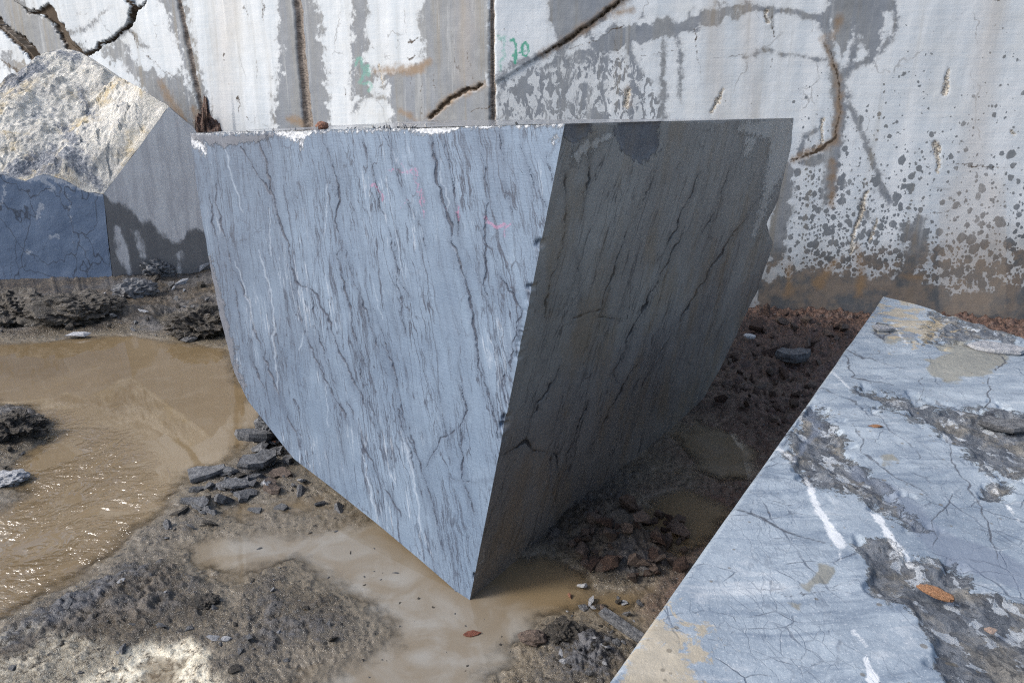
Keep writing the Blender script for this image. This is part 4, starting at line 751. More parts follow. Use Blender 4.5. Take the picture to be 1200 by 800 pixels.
aR = {'uvp': fu, 'shade_tone': sstep(600 - py_ + 60 * fbm(px_ / 80, py_ / 80, 3, 74), 60, 420) , 'dark': union([seg_d(px_ + jx, py_ + jy, p, np.array(w) * 0.8) for p, w in DARK_R]) + 0.9 * fbm(px_ / 22, py_ / 30, 3, 76) + 0.2, 'white': union([seg_d(px_ + jx, py_ + jy, p, w) for p, w in WHITE_R]),  # shade deepening towards the foot, painted into the colour
      'chalk': union([seg_d(px_, py_, p, w) for p, w in (([(674, 186), (686, 172), (712, 160)], [11, 14, 7]), ([(880, 165), (876, 180)], [14, 9]), ([(872, 150), (918, 152), (914, 185), (900, 222)], [14, 34, 30, 14]), ([(908, 190), (896, 240), (884, 275)], [12, 10, 8]))]),
      'skin': union([poly_d(px_, py_, p) for p in ([(662, 146), (695, 144), (690, 158), (672, 170), (662, 160)], [(722, 143), (775, 141), (772, 175), (752, 192), (732, 182), (722, 160)])]), 'pink': np.full(px_.shape, 99.0)}
nrmr = PR[0] if PR[0] @ (EYE - A1) > 0 else -PR[0]
e1 = np.minimum(np.linspace(0, 1, 360)[None, :], 1 - np.linspace(0, 1, 360)[None, :]) * np.linspace(1, 0, 280)[:, None]; e1 = sstep(e1, 0, 0.03)
Pr = Pr + nrmr * (e1 * (0.004 * fbm(fu[..., 0] * 2, fu[..., 1] * 2, 4, 83) - 0.007 * sstep(aR['dark'], 0.3, -1.2) - 0.008 * sstep(aR['skin'], 2, -5)))[..., None]
rag = (1 - sstep(np.linspace(0, 1, 360), 0, 0.05))[None, :] * (0.02 * fbm(fu[..., 1] * 5, fu[..., 0] * 0 + 9, 4, 93)) * sstep(np.linspace(0, 1, 280), 0.0, 0.06)[:, None]
Pr = Pr + rag[..., None] * np.array([0.6, 0.5, 0.0])
Pr += (chips(np.linspace(0, 1, 280))[:, None] * sstep(np.linspace(0, 1, 360), 0.985, 1.0)[None, :])[..., None] * INW
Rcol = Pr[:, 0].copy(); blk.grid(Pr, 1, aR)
# top, broken rear sides and underside
blk.grid(coons([A1, R1], [L1, B1], [A1, L1], [R1, B1], 14, 14), 2, smooth=False)
def backline(n):
    t = np.linspace(0, 1, n)[:, None]; return np.where(t < 0.55, B1 + (B0 - B1) * t / 0.55, B0 + (A0 - B0) * (t - 0.55) / 0.45)
for colpts, fl in ((Lcol[::3], False), (Rcol[::3], True)):
    n = len(colpts); bl = backline(n); s_ = np.linspace(0, 1, 30)[None, :, None]
    P = colpts[:, None] * (1 - s_) + bl[:, None] * s_
    rgh = np.sin(np.pi * s_[..., 0]) * 0.05 * fbm(P[..., 0] * 3 + P[..., 1], P[..., 2] * 3, 4, 97)
    P[..., 0] += rgh; blk.grid(P, 3, flip=fl, smooth=False)
tag(blk.build('marble_block', [M_LIT, M_SHADE, M_TOP, M_BREAK], origin=tuple(A0)), 'huge tilted wedge of sawn blue-grey marble standing on its corner in the middle', 'stone block')

# ------------------------------------------------------------------ the flat topped slab in the foreground
ZS = 1.0
cor = onz(1035, 348, ZS); near = onz(712, 800, ZS)
ys = cor[1] - (cor[1] - 0.72) * np.linspace(0, 1, 440) ** 0.8
lx = near[0] + (cor[0] - near[0]) * (ys - near[1]) / (cor[1] - near[1])
far = np.array([onz(x, y, ZS)[:2] for x, y in ((1035, 348), (1062, 353), (1095, 363), (1130, 376), (1165, 386), (1196, 396), (1230, 412), (1320, 450))])
fo = np.argsort(far[:, 1]); fxr = np.interp(ys, far[fo, 1], far[fo, 0])
rxr = np.minimum(fxr, 0.72 * (CP * ys + 0.3) + 0.45); rxr = np.where(ys < far[:, 1].min(), 0.72 * (CP * ys + 0.3) + 0.45, rxr)
sc_ = np.linspace(0, 1, 400)[None, :]
SX = lx[:, None] * (1 - sc_) + rxr[:, None] * sc_; SY = np.repeat(ys[:, None], 400, 1)
SX = SX + (0.005 * fbm(SY * 3, SX * 0 + 2, 3, 101)) * (1 - sstep(sc_, 0.0, 0.05)) * 0.5
px_, py_ = project(np.stack([SX, SY, np.full_like(SX, ZS)], -1))
jx = 7 * fbm(SX * 6, SY * 6, 4, 111); jy = 5 * fbm(SX * 6, SY * 6, 4, 117); ux, uy = px_ + jx, py_ + jy
SHALE = [[(945, 476), (962, 484), (985, 506), (1005, 545), (1060, 596), (1100, 622), (1060, 612), (1035, 598), (1000, 578), (950, 562), (915, 536)], [(1003, 458), (1040, 461), (1100, 481), (1160, 484), (1215, 488), (1215, 545), (1172, 548), (1140, 535), (1112, 512), (1078, 492), (1030, 476)],
    [(1000, 632), (1050, 630), (1062, 655), (1112, 652), (1150, 688), (1215, 706), (1215, 840), (1118, 840), (1092, 752), (1062, 716), (1022, 694), (1014, 656)], [(1092, 362), (1130, 374), (1196, 394), (1180, 402), (1130, 400), (1078, 402), (1090, 384)], [(1178, 562), (1150, 572), (1158, 584), (1190, 580)], [(1130, 525), (1215, 505), (1215, 560), (1150, 545)]]
shale = union([poly_d(ux, uy, p) for p in SHALE])
olive = union([poly_d(ux, uy, p) for p in ([(1085, 422), (1130, 410), (1172, 414), (1182, 426), (1150, 440), (1112, 444), (1092, 436)], [(956, 655), (976, 660), (968, 682), (944, 690)], [(1034, 536), (1050, 530), (1056, 540), (1040, 544)], [(1022, 384), (1036, 376), (1050, 384), (1072, 388), (1074, 398), (1040, 402), (1028, 394)], [(1095, 405), (1120, 398), (1185, 418), (1170, 430), (1120, 425)], [(938, 688), (950, 690), (948, 696)], [(930, 706), (944, 708), (940, 718)])])
band = union([seg_d(ux, uy, p, w) for p, w in (([(1000, 545), (1040, 575), (1076, 606), (1120, 642), (1200, 672)], [10, 14, 26, 30, 26]), ([(925, 545), (960, 492), (950, 480)], [4, 10, 6]), ([(1030, 392), (1072, 392)], [6, 10]))])
white = union([seg_d(px_ + .3 * jx, py_ + .3 * jy, p, w) for p, w in (([(946, 556), (952, 578), (958, 596), (968, 612), (984, 636)], [5, 8, 8, 9, 13]), ([(1012, 592), (1028, 606), (1044, 630), (1070, 655)], [1, 8, 9, 7]), ([(1014, 776), (1022, 800)], [7, 14]), ([(912, 525), (930, 540)], [5, 3]), ([(1046, 378), (1062, 404)], [1.4, 1]), ([(970, 432), (995, 458)], [1.2, 1]), ([(983, 640), (985, 655)], [2, 1]), ([(1150, 545), (1195, 610)], [.8, .8]), ([(1000, 740), (1016, 760)], [3, 2]))])
ochre = union([poly_d(px_, py_, p) + 0 for p in ([(700, 830), (770, 725), (812, 742), (840, 790), (850, 840)], [(1032, 362), (1072, 368), (1098, 382), (1084, 394), (1056, 382)])])
ochre = np.where(ochre > 0, ochre * 0.9, np.maximum(ochre, -9)) - 3
line_ = union([seg_d(ux, uy, p, w) for p, w in (([(1022, 388), (1034, 378), (1046, 384), (1036, 396), (1022, 388)], [2, 3, 2, 2, 2]), ([(1140, 408), (1162, 414), (1176, 414), (1196, 410)], [1, 2.5, 3, 1]), ([(1100, 470), (1130, 485), (1170, 486)], [1, 2, 2]), ([(1160, 440), (1158, 470), (1152, 480)], [1.5, 2, 1]), ([(855, 600), (905, 614), (965, 632)], [1, 2, 1]), ([(1170, 415), (1178, 425), (1168, 436)], [1, 2.5, 1.5]), ([(962, 378), (985, 410), (1000, 440), (1050, 452)], [1, 1.8, 1.5, .8]), ([(1000, 500), (1012, 530), (1060, 560), (1095, 592)], [.8, 1.2, 1.6, 1]), ([(1120, 575), (1100, 600), (1097, 640)], [1.2, 1.6, .8]), ([(1150, 590), (1158, 630), (1172, 662)], [1.8, 2.2, 1]), ([(955, 455), (1000, 470), (1040, 502), (1090, 540)], [.8, 1, 1, .6]), ([(905, 470), (935, 480), (962, 502)], [.8, 1.2, .8]), ([(985, 400), (1012, 420), (1060, 430)], [.8, 1.2, .8]), ([(1000, 560), (1040, 585)], [1, .7]), ([(870, 570), (900, 590), (945, 596)], [.7, 1, .6]), ([(1080, 445), (1078, 480)], [1, .7]), ([(1110, 520), (1128, 560), (1150, 590)], [1, 1.6, 1.2]), ([(900, 650), (935, 690), (960, 720)], [.6, 1, .6]), ([(890, 690), (930, 700), (985, 690)], [.6, .9, .6]))])
dz = 0.010 * fbm(SX * 1.6, SY * 1.6, 3, 121) + 0.003 * fbm(SX * 9, SY * 9, 3, 123)
rough = sstep(shale + 20 * fbm(SX * 12, SY * 12, 3, 127), 4, -10)
dz = dz - 0.014 * rough + rough * (0.005 * fbm(SX * 24, SY * 9, 3, 131) + 0.0025 * np.abs(fbm(SX * 60, SY * 30, 2, 133))) 
dz = dz * sstep(sc_, 0, 0.015) - 0.006 * (1 - sstep(sc_, 0, 0.008))
SZ = ZS + dz
slb = Acc(); P = np.stack([SX, SY, SZ], -1)
slb.grid(P, 0, {'uvp': np.stack([SX, SY, SZ * 0], -1), 'shale': shale, 'olive': olive, 'band': band, 'white': white, 'ochre': ochre, 'line': line_}, flip=True)
def skirt(loop, mi=1, fl=False, push=(0, 0)):
    z = np.linspace(0, 1, 26)[None, :, None]
    low = loop.copy(); low[:, 2] = -0.15; low[:, 0] += push[0]; low[:, 1] += push[1]
    Q = loop[:, None] * (1 - z) + low[:, None] * z
    Q[:, 1:-1, 0] += 0.02 * fbm(Q[:, 1:-1, 1] * 4, Q[:, 1:-1, 2] * 4, 3, 141); slb.grid(Q, mi, flip=fl, smooth=False)
skirt(P[::3, 0], 1, True, (0.12, -0.05)); skirt(P[::3, -1], 1, False); skirt(P[-1, ::8], 1, True)
tag(slb.build('stone_slab', [M_SLAB, M_BREAK], origin=tuple(cor)), 'flat topped pale blue stone slab with dark partings and white streaks at lower right', 'stone block')

# ------------------------------------------------------------------ the rough boulder on the left
fb0 = onz(133, 338, 0.02); Y0 = fb0[1]
PF = (np.array([0.10, -1.0, 0.03]) / np.linalg.norm([0.10, -1.0, 0.03]), fb0)
ft = [onplane(x, y, PF) for x, y in ((-260, 215), (-120, 205), (-40, 200), (0, 204), (30, 212), (52, 203), (78, 212), (100, 224), (121, 228))]
fbm_ = [onplane(x, y, PF) for x, y in ((-260, 352), (-100, 345), (0, 340), (60, 342), (133, 340))]
sb1 = ony(246, 305, 9.0); PS = plane3(fb0, ft[-1], sb1)
st0 = onplane(198, 125, PS); st1 = onplane(226, 149, PS); sb1 = onplane(262, 318, PS); st2 = onplane(240, 170, PS)
bo = Acc()
P = coons(fbm_, ft, [fbm_[0], ft[0]], [fbm_[-1], ft[-1]], 70, 150); px_, py_ = project(P)
P[..., 1] += 0.006 * fbm(P[..., 0] * 3, P[..., 2] * 3, 3, 201)
wl = union([seg_d(px_, py_, p, w) for p, w in (([(60, 278), (70, 276)], [2, 4]), ([(82, 334), (88, 332), (95, 327)], [2, 4, 2]), ([(32, 296), (36, 295)], [2, 2]), ([(50, 206), (55, 214), (62, 222)], [10, 7, 3]), ([(48, 240), (44, 254)], [4, 1]), ([(80, 230), (84, 258)], [1, 1]), ([(8, 205), (2, 240)], [2, 1]), ([(0, 203), (30, 211), (55, 205), (90, 218), (118, 228)], [3, 4, 9, 5, 2]))])
bo.grid(P, 0, {'white': wl})
P = coons([fb0, sb1], [ft[-1], st0, st1, st2], [fb0, ft[-1]], [sb1, st2], 60, 70); px_, py_ = project(P)
P[..., 0] += 0.01 * fbm(P[..., 1] * 3, P[..., 2] * 3, 3, 203)
wt = poly_d(px_, py_, [(120, 228), (150, 246), (172, 262), (204, 286), (225, 272), (262, 262), (270, 360), (120, 360)])
wt = np.maximum(wt, -union([seg_d(px_, py_, p, w) for p, w in (([(138, 268), (146, 300), (150, 322)], [10, 16, 6]), ([(158, 272), (166, 300)], [10, 9]), ([(210, 300), (212, 325)], [3, 4]))]))
bo.grid(P, 1, {'wet': wt})
pk = [ony(x, y, Y) for x, y, Y in ((-260, 150, Y0 + 0.4), (-120, 135, Y0 + 0.9), (-20, 110, Y0 + 1.2), (4, 97, Y0 + 1.35), (30, 78, Y0 + 1.5), (52, 62, Y0 + 1.6), (74, 57, Y0 + 1.65), (92, 60, Y0 + 1.65), (110, 70, Y0 + 1.6), (140, 90, Y0 + 1.5), (165, 104, st0[1] + .1))] + [st0]
R_, C_ = 130, 210
P = coons(ft, pk, [ft[0], pk[0]], [ft[-1], st0], R_, C_); px_, py_ = project(P)
e2 = sstep(np.minimum.outer(np.minimum(np.linspace(0, 1, R_), 1 - np.linspace(0, 1, R_)) * 1.0, np.minimum(np.ones(C_), (1 - np.linspace(0, 1, C_)) * 1.5)), 0, 0.05)
rid = np.abs(fbm(P[..., 0] * 2.2 + P[..., 1], P[..., 1] * 3 - P[..., 0], 5, 211, 0.55))
cellx = np.round(P[..., 0] * 5 + 0.8 * fbm(P[..., 0] * 3, P[..., 1] * 3, 3, 219)); celly = np.round(P[..., 1] * 4 + 0.8 * fbm(P[..., 0] * 3 + 9, P[..., 1] * 3, 3, 221))
P[..., 2] += e2 * 0.045 * (np.modf(np.abs(np.sin(cellx * 12.9898 + celly * 78.233)) * 43758.5)[0] - 0.5)
P[..., 2] += (0.25 + 0.75 * e2) * (0.10 * fbm(P[..., 0] * 1.1, P[..., 1] * 1.3, 3, 213) * e2 + 0.06 * (rid - 0.4) + 0.02 * fbm(P[..., 0] * 14, P[..., 1] * 14, 3, 217))
bo.grid(P, 2, {'skin': union([seg_d(px_, py_, p, w) for p, w in (([(0, 206), (50, 190), (90, 192), (118, 220)], [14, 26, 26, 10]), ([(78, 152), (86, 168)], [12, 18]), ([(60, 60), (88, 66)], [4, 10]), ([(96, 110), (106, 132)], [5, 9])  , ([(-60, 90), (20, 95), (50, 78)], [14, 20, 10]))])}, smooth=False)
# rear and far sides close the solid
bk = [ony(x, 330, Y0 + 2.4) for x in (-200, 262)]; bkl = np.array([[p[0], p[1], -0.1] for p in pk]); bkl[:, 1] += 0.5
rear = np.array(pk); q = np.stack([bkl, rear]); bo.grid(q, 3, flip=True, smooth=False)
s2 = np.array([st2, sb1]); q = np.array([[st0, st1, st2], [[st0[0], st0[1] + .5, -.1], [st1[0], st1[1] + .4, -.1], [sb1[0], sb1[1], -.1]]]); bo.grid(q, 3, smooth=False)
tag(bo.build('rough_boulder', [M_BF, M_BS, M_BT, M_BREAK], origin=tuple(fb0)), 'quarry block with crumbly cream top and damp blue sawn front at far left', 'stone block')

# ------------------------------------------------------------------ loose stones
def hull_mesh(name, seed, flat=(1, 1, 1), n=16, mat=None, jit=0.35):
    r = np.random.default_rng(seed); bm = bmesh.new()
    for i in range(n):
        v = r.normal(size=3); v /= np.linalg.norm(v); v = v * (1 - jit * r.random()) * np.array(flat); bm.verts.new(v * 0.5)
    res = bmesh.ops.convex_hull(bm, input=list(bm.verts))
    for e in list(bm.verts):
        if not e.link_faces: bm.verts.remove(e)
    bmesh.ops.recalc_face_normals(bm, faces=bm.faces)
    me = bpy.data.meshes.new(name); bm.to_mesh(me); bm.free()
    if mat: me.materials.append(mat)
    return me
def clod_mesh(name, seed, flat, mat, sub=4, amp=0.28, ridge=False):
    bm = bmesh.new(); bmesh.ops.create_icosphere(bm, subdivisions=sub, radius=0.5)
    co = np.array([v.co[:] for v in bm.verts])
    n = fbm(co[:, 0] * 2.8 + co[:, 2] * 1.7, co[:, 1] * 2.8 - co[:, 2] * 1.9, 6, seed, 0.72)
    if ridge: n = np.round(n * 3) / 3 * 0.7 + n * 0.3
    co = co * (1 + amp * n)[:, None] * np.array(flat)
    for v, c in zip(bm.verts, co): v.co = c
    me = bpy.data.meshes.new(name); bm.to_mesh(me); bm.free(); me.materials.append(mat)
    return me
def shard_mesh(name, outline, thick, mat, seed=0):
    """flat split flake: an uneven outline with a bevelled, tilted thickness"""
    r = np.random.default_rng(seed); bm = bmesh.new(); o = np.array(outline, float)
    top = [bm.verts.new((x, y, thick * (0.5 + 0.25 * r.random()))) for x, y in o]
    mid = [bm.verts.new((x * 1.06, y * 1.06, thick * 0.1 * r.random())) for x, y in o]
    low = [bm.verts.new((x * 0.93, y * 0.93, -thick * 0.5)) for x, y in o]
    bm.faces.new(top); bm.faces.new(low[::-1]); n = len(o)
    for i in range(n):
        j = (i + 1) % n; bm.faces.new((top[j], top[i], mid[i], mid[j])); bm.faces.new((mid[j], mid[i], low[i], low[j]))
    bmesh.ops.triangulate(bm, faces=[f for f in bm.faces if len(f.verts) > 4]); bmesh.ops.recalc_face_normals(bm, faces=bm.faces)
    me = bpy.data.meshes.new(name); bm.to_mesh(me); bm.free(); me.materials.append(mat)
    return me
def put(name, me, loc, size, rot=(0, 0, 0), label=None, cat=None, group=None):
    o = bpy.data.objects.new(name, me); COL.objects.link(o); o.location = loc
    o.scale = (size,) * 3 if np.isscalar(size) else size; o.rotation_euler = rot
    return tag(o, label, cat, group)
SPOT = {}
def gpt(px, py, lift=0.0):
    """the spot on the uneven ground (or water) seen at a photo pixel"""
    k = (round(px, 2), round(py, 2))
    if k not in SPOT:
        d = ray(px, py); t0 = (0.75 - CAM_H) / d[2]; t1 = (-0.004 - CAM_H) / d[2]; t = np.linspace(t0, t1, 90)
        Q = EYE[None] + d[None] * t[:, None]; under = Q[:, 2] <= np.maximum(ground_h(Q[:, 0], Q[:, 1]), -0.004)
        SPOT[k] = Q[int(np.argmax(under))] if under.any() else Q[-1]
    p = SPOT[k].copy(); p[2] += lift; return p
def psize(px, py, w):
    p = gpt(px, py); return w * (p[1] * CP - (p[2] - CAM_H) * SP) / FPX
def dirword_(dx, dy):
    if abs(dx) > 2 * abs(dy): return 'right of' if dx > 0 else 'left of'
    if abs(dy) > 2 * abs(dx): return 'below' if dy > 0 else 'above'
    return ('below and ' if dy > 0 else 'above and ') + ('right of' if dx > 0 else 'left of')
# named single stones
def single(name, me, px, py, w, rot, label, cat='stone', lift=0.3, group=None):
    s_ = psize(px, py, w); return put(name, me, gpt(px, py, s_ * lift), s_, rot, label, cat, group)
single('mud_clod', clod_mesh('mud_clod', 301, (1, 0.55, 0.42), M_CLOD, 5), 88, 372, 96, (0, 0, 0.3), 'large gritty clod of dark mud on the far bank of the brown pool', 'mud clod', 0.08)
single('mud_clod', clod_mesh('mud_clod', 303, (1, 0.6, 0.45), M_CLOD, 5), 15, 368, 90, (0, 0, -0.2), 'dark mud clod at left end of the bank under the blue boulder face', 'mud clod', 0.08)
single('rubble_rock', clod_mesh('rubble_rock', 305, (1, 0.7, 0.6), M_SLATE, 4, 0.35, True), 160, 345, 44, (0.2, 0, 0.5), 'craggy grey rock at the bottom corner of the rough boulder', 'rock', 0.1)
single('rubble_rock', clod_mesh('rubble_rock', 309, (1, 0.7, 0.55), M_SLATE, 4, 0.4, True), 186, 322, 38, (0, 0.2, 1.1), 'dark rock beside the small far puddle', 'rock', 0.15)
single('mud_clod', clod_mesh('mud_clod', 311, (1, 0.75, 0.5), M_CLOD, 5, 0.4), 238, 384, 70, (0, 0, 0.4), 'heap of crushed grey grit against the left edge of the tilted block', 'mud clod', 0.05)
single('rubble_rock', hull_mesh('rubble_rock', 15, (1, 0.4, 0.3), 18, M_PALE), 92, 396, 34, (0, 0, 0.1), 'pale blue stone half sunk at the waterline below the big clod', 'rock', 0.1)
single('rubble_rock', hull_mesh('rubble_rock', 16, (1, 0.5, 0.4), 18, M_SLATE), 222, 400, 24, (0, 0, 0.1), 'small dark stone at the waterline below the grit heap', 'rock', 0.1)
single('mud_clod', clod_mesh('mud_clod', 317, (1, 0.7, 0.5), M_CLOD, 5, 0.4), 14, 505, 66, (0, 0, 0.2), 'dark wet clod on the small mud island at the left edge', 'mud clod', 0.05)
single('rubble_rock', clod_mesh('rubble_rock', 319, (1, 0.7, 0.35), M_PALE, 4, 0.3, True), 8, 565, 44, (0, 0, 0.2), 'pale wet stone in the pool at left edge below the mud island', 'rock', 0.1)
SH1 = [(-.5, .22), (-.28, .3), (.1, .27), (.42, .3), (.5, .12), (.2, -.12), (-.22, -.3), (-.36, -.05)]
SH2 = [(-.5, .05), (-.2, .3), (.3, .22), (.5, .0), (.35, -.2), (-.1, -.26), (-.4, -.18)]
SH3 = [(-.5, -.1), (-.3, .2), (.0, .14), (.2, .32), (.5, .2), (.42, -.05), (.05, -.3), (-.3, -.24)]
single('slate_shard', shard_mesh('slate_shard', SH1, 0.12, M_SLATE, 1), 240, 560, 46, (0.12, -0.1, 0.0), 'flat angular grey shard at the pool edge, outermost from the block', 'stone shard', 0.1)
single('slate_shard', shard_mesh('slate_shard', SH2, 0.11, M_SLATE, 2), 276, 570, 34, (0.1, 0.12, 0.3), 'smaller flat shard just right of the outermost pool-edge shard', 'stone shard', 0.1)
single('slate_shard', shard_mesh('slate_shard', SH3, 0.17, M_SLATE, 3), 303, 548, 48, (0.15, 0.1, 0.6), 'layered dark shard at the foot of the tilted block by the pool', 'stone shard', 0.2)
single('slate_shard', shard_mesh('slate_shard', SH2, 0.2, M_SLATE, 4), 299, 524, 42, (-0.15, 0.15, 0.2), 'shard stacked highest against the block foot, touching the brown water', 'stone shard', 0.35)
single('rubble_rock', clod_mesh('rubble_rock', 323, (0.9, 0.8, 0.8), M_SLATE, 4, 0.35, True), 319, 503, 34, (0, 0, 0.2), 'knobbly grey rock wedged under the curved left edge of the block', 'rock', 0.2)
single('stone_chip', hull_mesh('stone_chip', 31, (1, .6, .4), 12, M_BRICK), 322, 523, 7, (0, 0, 0), 'tiny red stone among the shards at the block foot', 'stone', 0.9)
single('slate_shard', shard_mesh('slate_shard', SH3, 0.24, M_SLATE, 6), 928, 426, 40, (0.1, 0.05, -0.2), 'flat grey stone lying on the dark red earth near the wall', 'stone shard', 0.25)
single('stone_chip', shard_mesh('stone_chip', SH2, 0.2, M_WHITE, 7), 878, 400, 15, (0.1, 0.1, 0.2), 'white stone flake on the red earth beside the shaded face', 'stone', 0.4)
single('stone_chip', shard_mesh('stone_chip', SH1, 0.3, M_RED, 8), 888, 390, 22, (0.3, -0.3, 0.6), 'purplish brown flake leaning behind the white flake', 'stone', 0.4)
single('stone_bar', shard_mesh('stone_bar', [(-.5, .07), (-.3, .09), (.5, .085), (.5, -.06), (-.1, -.08), (-.5, -.075)], 0.1, M_SLATE, 9), 733, 742, 70, (0, 0.12, -0.78), 'long narrow grey stone splinter beside the foreground slab', 'stone splinter', 0.1)
single('rubble_rock', hull_mesh('rubble_rock', 37, (1, .9, .7), 16, M_BROWN), 707, 718, 18, (0, 0, 0), 'round dark stone at the upper tip of the long splinter', 'rock', 0.3)
single('rubble_rock', clod_mesh('rubble_rock', 327, (1, .6, .5), M_BROWN, 3, 0.2), 624, 752, 32, (0, 0, -.1), 'smooth dark brown stone in shallow grey water below the block corner', 'rock', 0.2)
single('mud_clod', clod_mesh('mud_clod', 331, (1, .9, .6), M_CLOD, 4, 0.4), 658, 745, 36, (0, 0, 0), 'dark clod right of the smooth brown stone', 'mud clod', 0.15)
single('dead_leaf', shard_mesh('dead_leaf', [(-.5, 0), (-.25, .2), (.1, .24), (.35, .12), (.55, .02), (.3, -.14), (-.1, -.22), (-.35, -.14)], 0.08, M_LEAF, 10), 553, 744, 20, (0.15, 0, 0.15), 'red-brown dead leaf floating in shallow water below the block corner', 'leaf', 0.1)
single('rubble_rock', hull_mesh('rubble_rock', 43, (1, .5, .35), 16, M_PALE), 697, 614, 20, (0, 0, .3), 'pale elongated stone in shadow at the base of the shaded face', 'rock', 0.3)
single('stone_chip', hull_mesh('stone_chip', 44, (1, .8, .5), 12, M_WHITE), 682, 690, 15, (0, 0, .3), 'white chip at the edge of the dark puddle under the rubble heap', 'stone', 0.3)
single('stone_chip', hull_mesh('stone_chip', 45, (.6, 1, .5), 12, M_BRICK), 668, 700, 12, (0, 0, .3), 'small rusty chip in the dark puddle next to the white chip', 'stone', 0.3)
single('mud_clod', clod_mesh('mud_clod', 337, (1, .7, .4), M_CLOD, 4, 0.3), 240, 706, 34, (0, 0, 0.2), 'dark mud lump in the middle of the trampled mud', 'mud clod', 0.05)
SHARDS = [(262, 588, 30), (290, 582, 26), (318, 572, 30), (296, 560, 24), (330, 556, 26), (338, 540, 22), (322, 530, 30), (226, 588, 26), (212, 602, 22), (246, 600, 20), (300, 598, 18), (352, 578, 22), (376, 590, 20), (398, 598, 20), (330, 596, 18), (232, 575, 20), (268, 566, 16), (308, 514, 22), (286, 545, 20), (196, 618, 18)]
SLAB_WORDS = ['thin', 'narrow', 'chipped', 'blocky', 'jagged']
rs = np.random.default_rng(411)
shm = [shard_mesh('slate_shard', o_, 0.16 + 0.12 * rs.random(), m_, 60 + k_) for k_, (o_, m_) in enumerate(((SH1, M_SLATE), (SH2, M_SLATE), (SH3, M_SLATE), (SH1, M_CLOD), (SH3, M_BROWN)))]
SHW = ['flat', 'rounded', 'jagged', 'muddy', 'brownish jagged']
SMARK = [(240, 560, 'the outermost shard'), (303, 548, 'the layered shard'), (356, 590, 'the puddle by the block edge'), (284, 602, 'the tiny puddle on the spit'), (319, 503, 'the knobbly wedged rock')]
seen = {}
for x_, y_, w_ in SHARDS:
    k_ = int(rs.integers(5)); m_ = min(SMARK, key=lambda q: math.hypot(q[0] - x_, q[1] - y_)); key = (k_, dirword_(x_ - m_[0], y_ - m_[1]), m_[2]); seen.setdefault(key, []).append((math.hypot(m_[0] - x_, m_[1] - y_), single('slate_shard', shm[k_], x_, y_, w_, (0.35 * rs.normal(), 0.35 * rs.normal(), 6.28 * rs.random()), '', 'stone shard', 0.03, 'broken shards at the foot of the block')))
for (k_, dw_, mk_), lst in seen.items():
    for i_, (d_, o_) in enumerate(sorted(lst, key=lambda q: q[0])): o_['label'] = ('' if len(lst) == 1 else ['nearest ', 'second nearest ', 'third nearest ', 'fourth nearest '][min(i_, 3)]) + f'{SHW[k_]} shard {dw_} {mk_}'
# stones lying on the blocks
def on_top(name, me, px, py, z, w, rot, label, cat, lift=0.3):
    p = onz(px, py, z); s_ = w * (p[1] * CP - (p[2] - CAM_H) * SP) / FPX; p[2] += lift * s_
    return put(name, me, p, s_, rot, label, cat)
pb = L1 + (A1 - L1) * 0.38 + (B1 - L1) * 0.10
put('pebble', clod_mesh('pebble', 341, (1, .8, .72), M_BRICK, 3, 0.14), pb + np.array([0, 0, 0.016]), 0.070, (0, 0, 0.3), 'reddish brown pebble on the top edge of the tilted block', 'stone')
on_top('stone_chip', clod_mesh('stone_chip', 343, (1, .34, .3), M_ORANGE, 3, 0.2), 1097, 697, ZS, 40, (0, 0, -0.75), 'elongated orange stone on the dark parting of the slab', 'stone', 0.08)
on_top('stone_chip', hull_mesh('stone_chip', 51, (1, .8, .5), 14, M_PINK), 1161, 741, ZS, 19, (0, 0, .3), 'pinkish angular stone on the slab near the right edge', 'stone', 0.15)
on_top('stone_chip', hull_mesh('stone_chip', 52, (1, .45, .3), 14, M_ORANGE), 1026, 501, ZS, 20, (0, 0, -.1), 'small tan chip on the upper middle of the slab', 'stone', 0.1)
on_top('slate_flake', shard_mesh('slate_flake', SH2, 0.1, M_PALE, 53), 1168, 411, ZS, 58, (0.05, 0, -.35), 'thin grey flake lifting off the far right corner of the slab', 'stone flake', 0.04)
on_top('slate_flake', shard_mesh('slate_flake', SH1, 0.16, M_PALE, 54), 1035, 388, ZS, 24, (0.1, 0, -.4), 'small loose flake with dark rim near the far corner of the slab', 'stone flake', 0.1)
on_top('slate_flake', shard_mesh('slate_flake', SH3, 0.1, M_SLATE, 55), 1180, 500, ZS, 60, (0.04, 0, -.4), 'broad slate flake on the dark parting at the right edge of the slab', 'stone flake', 0.04)

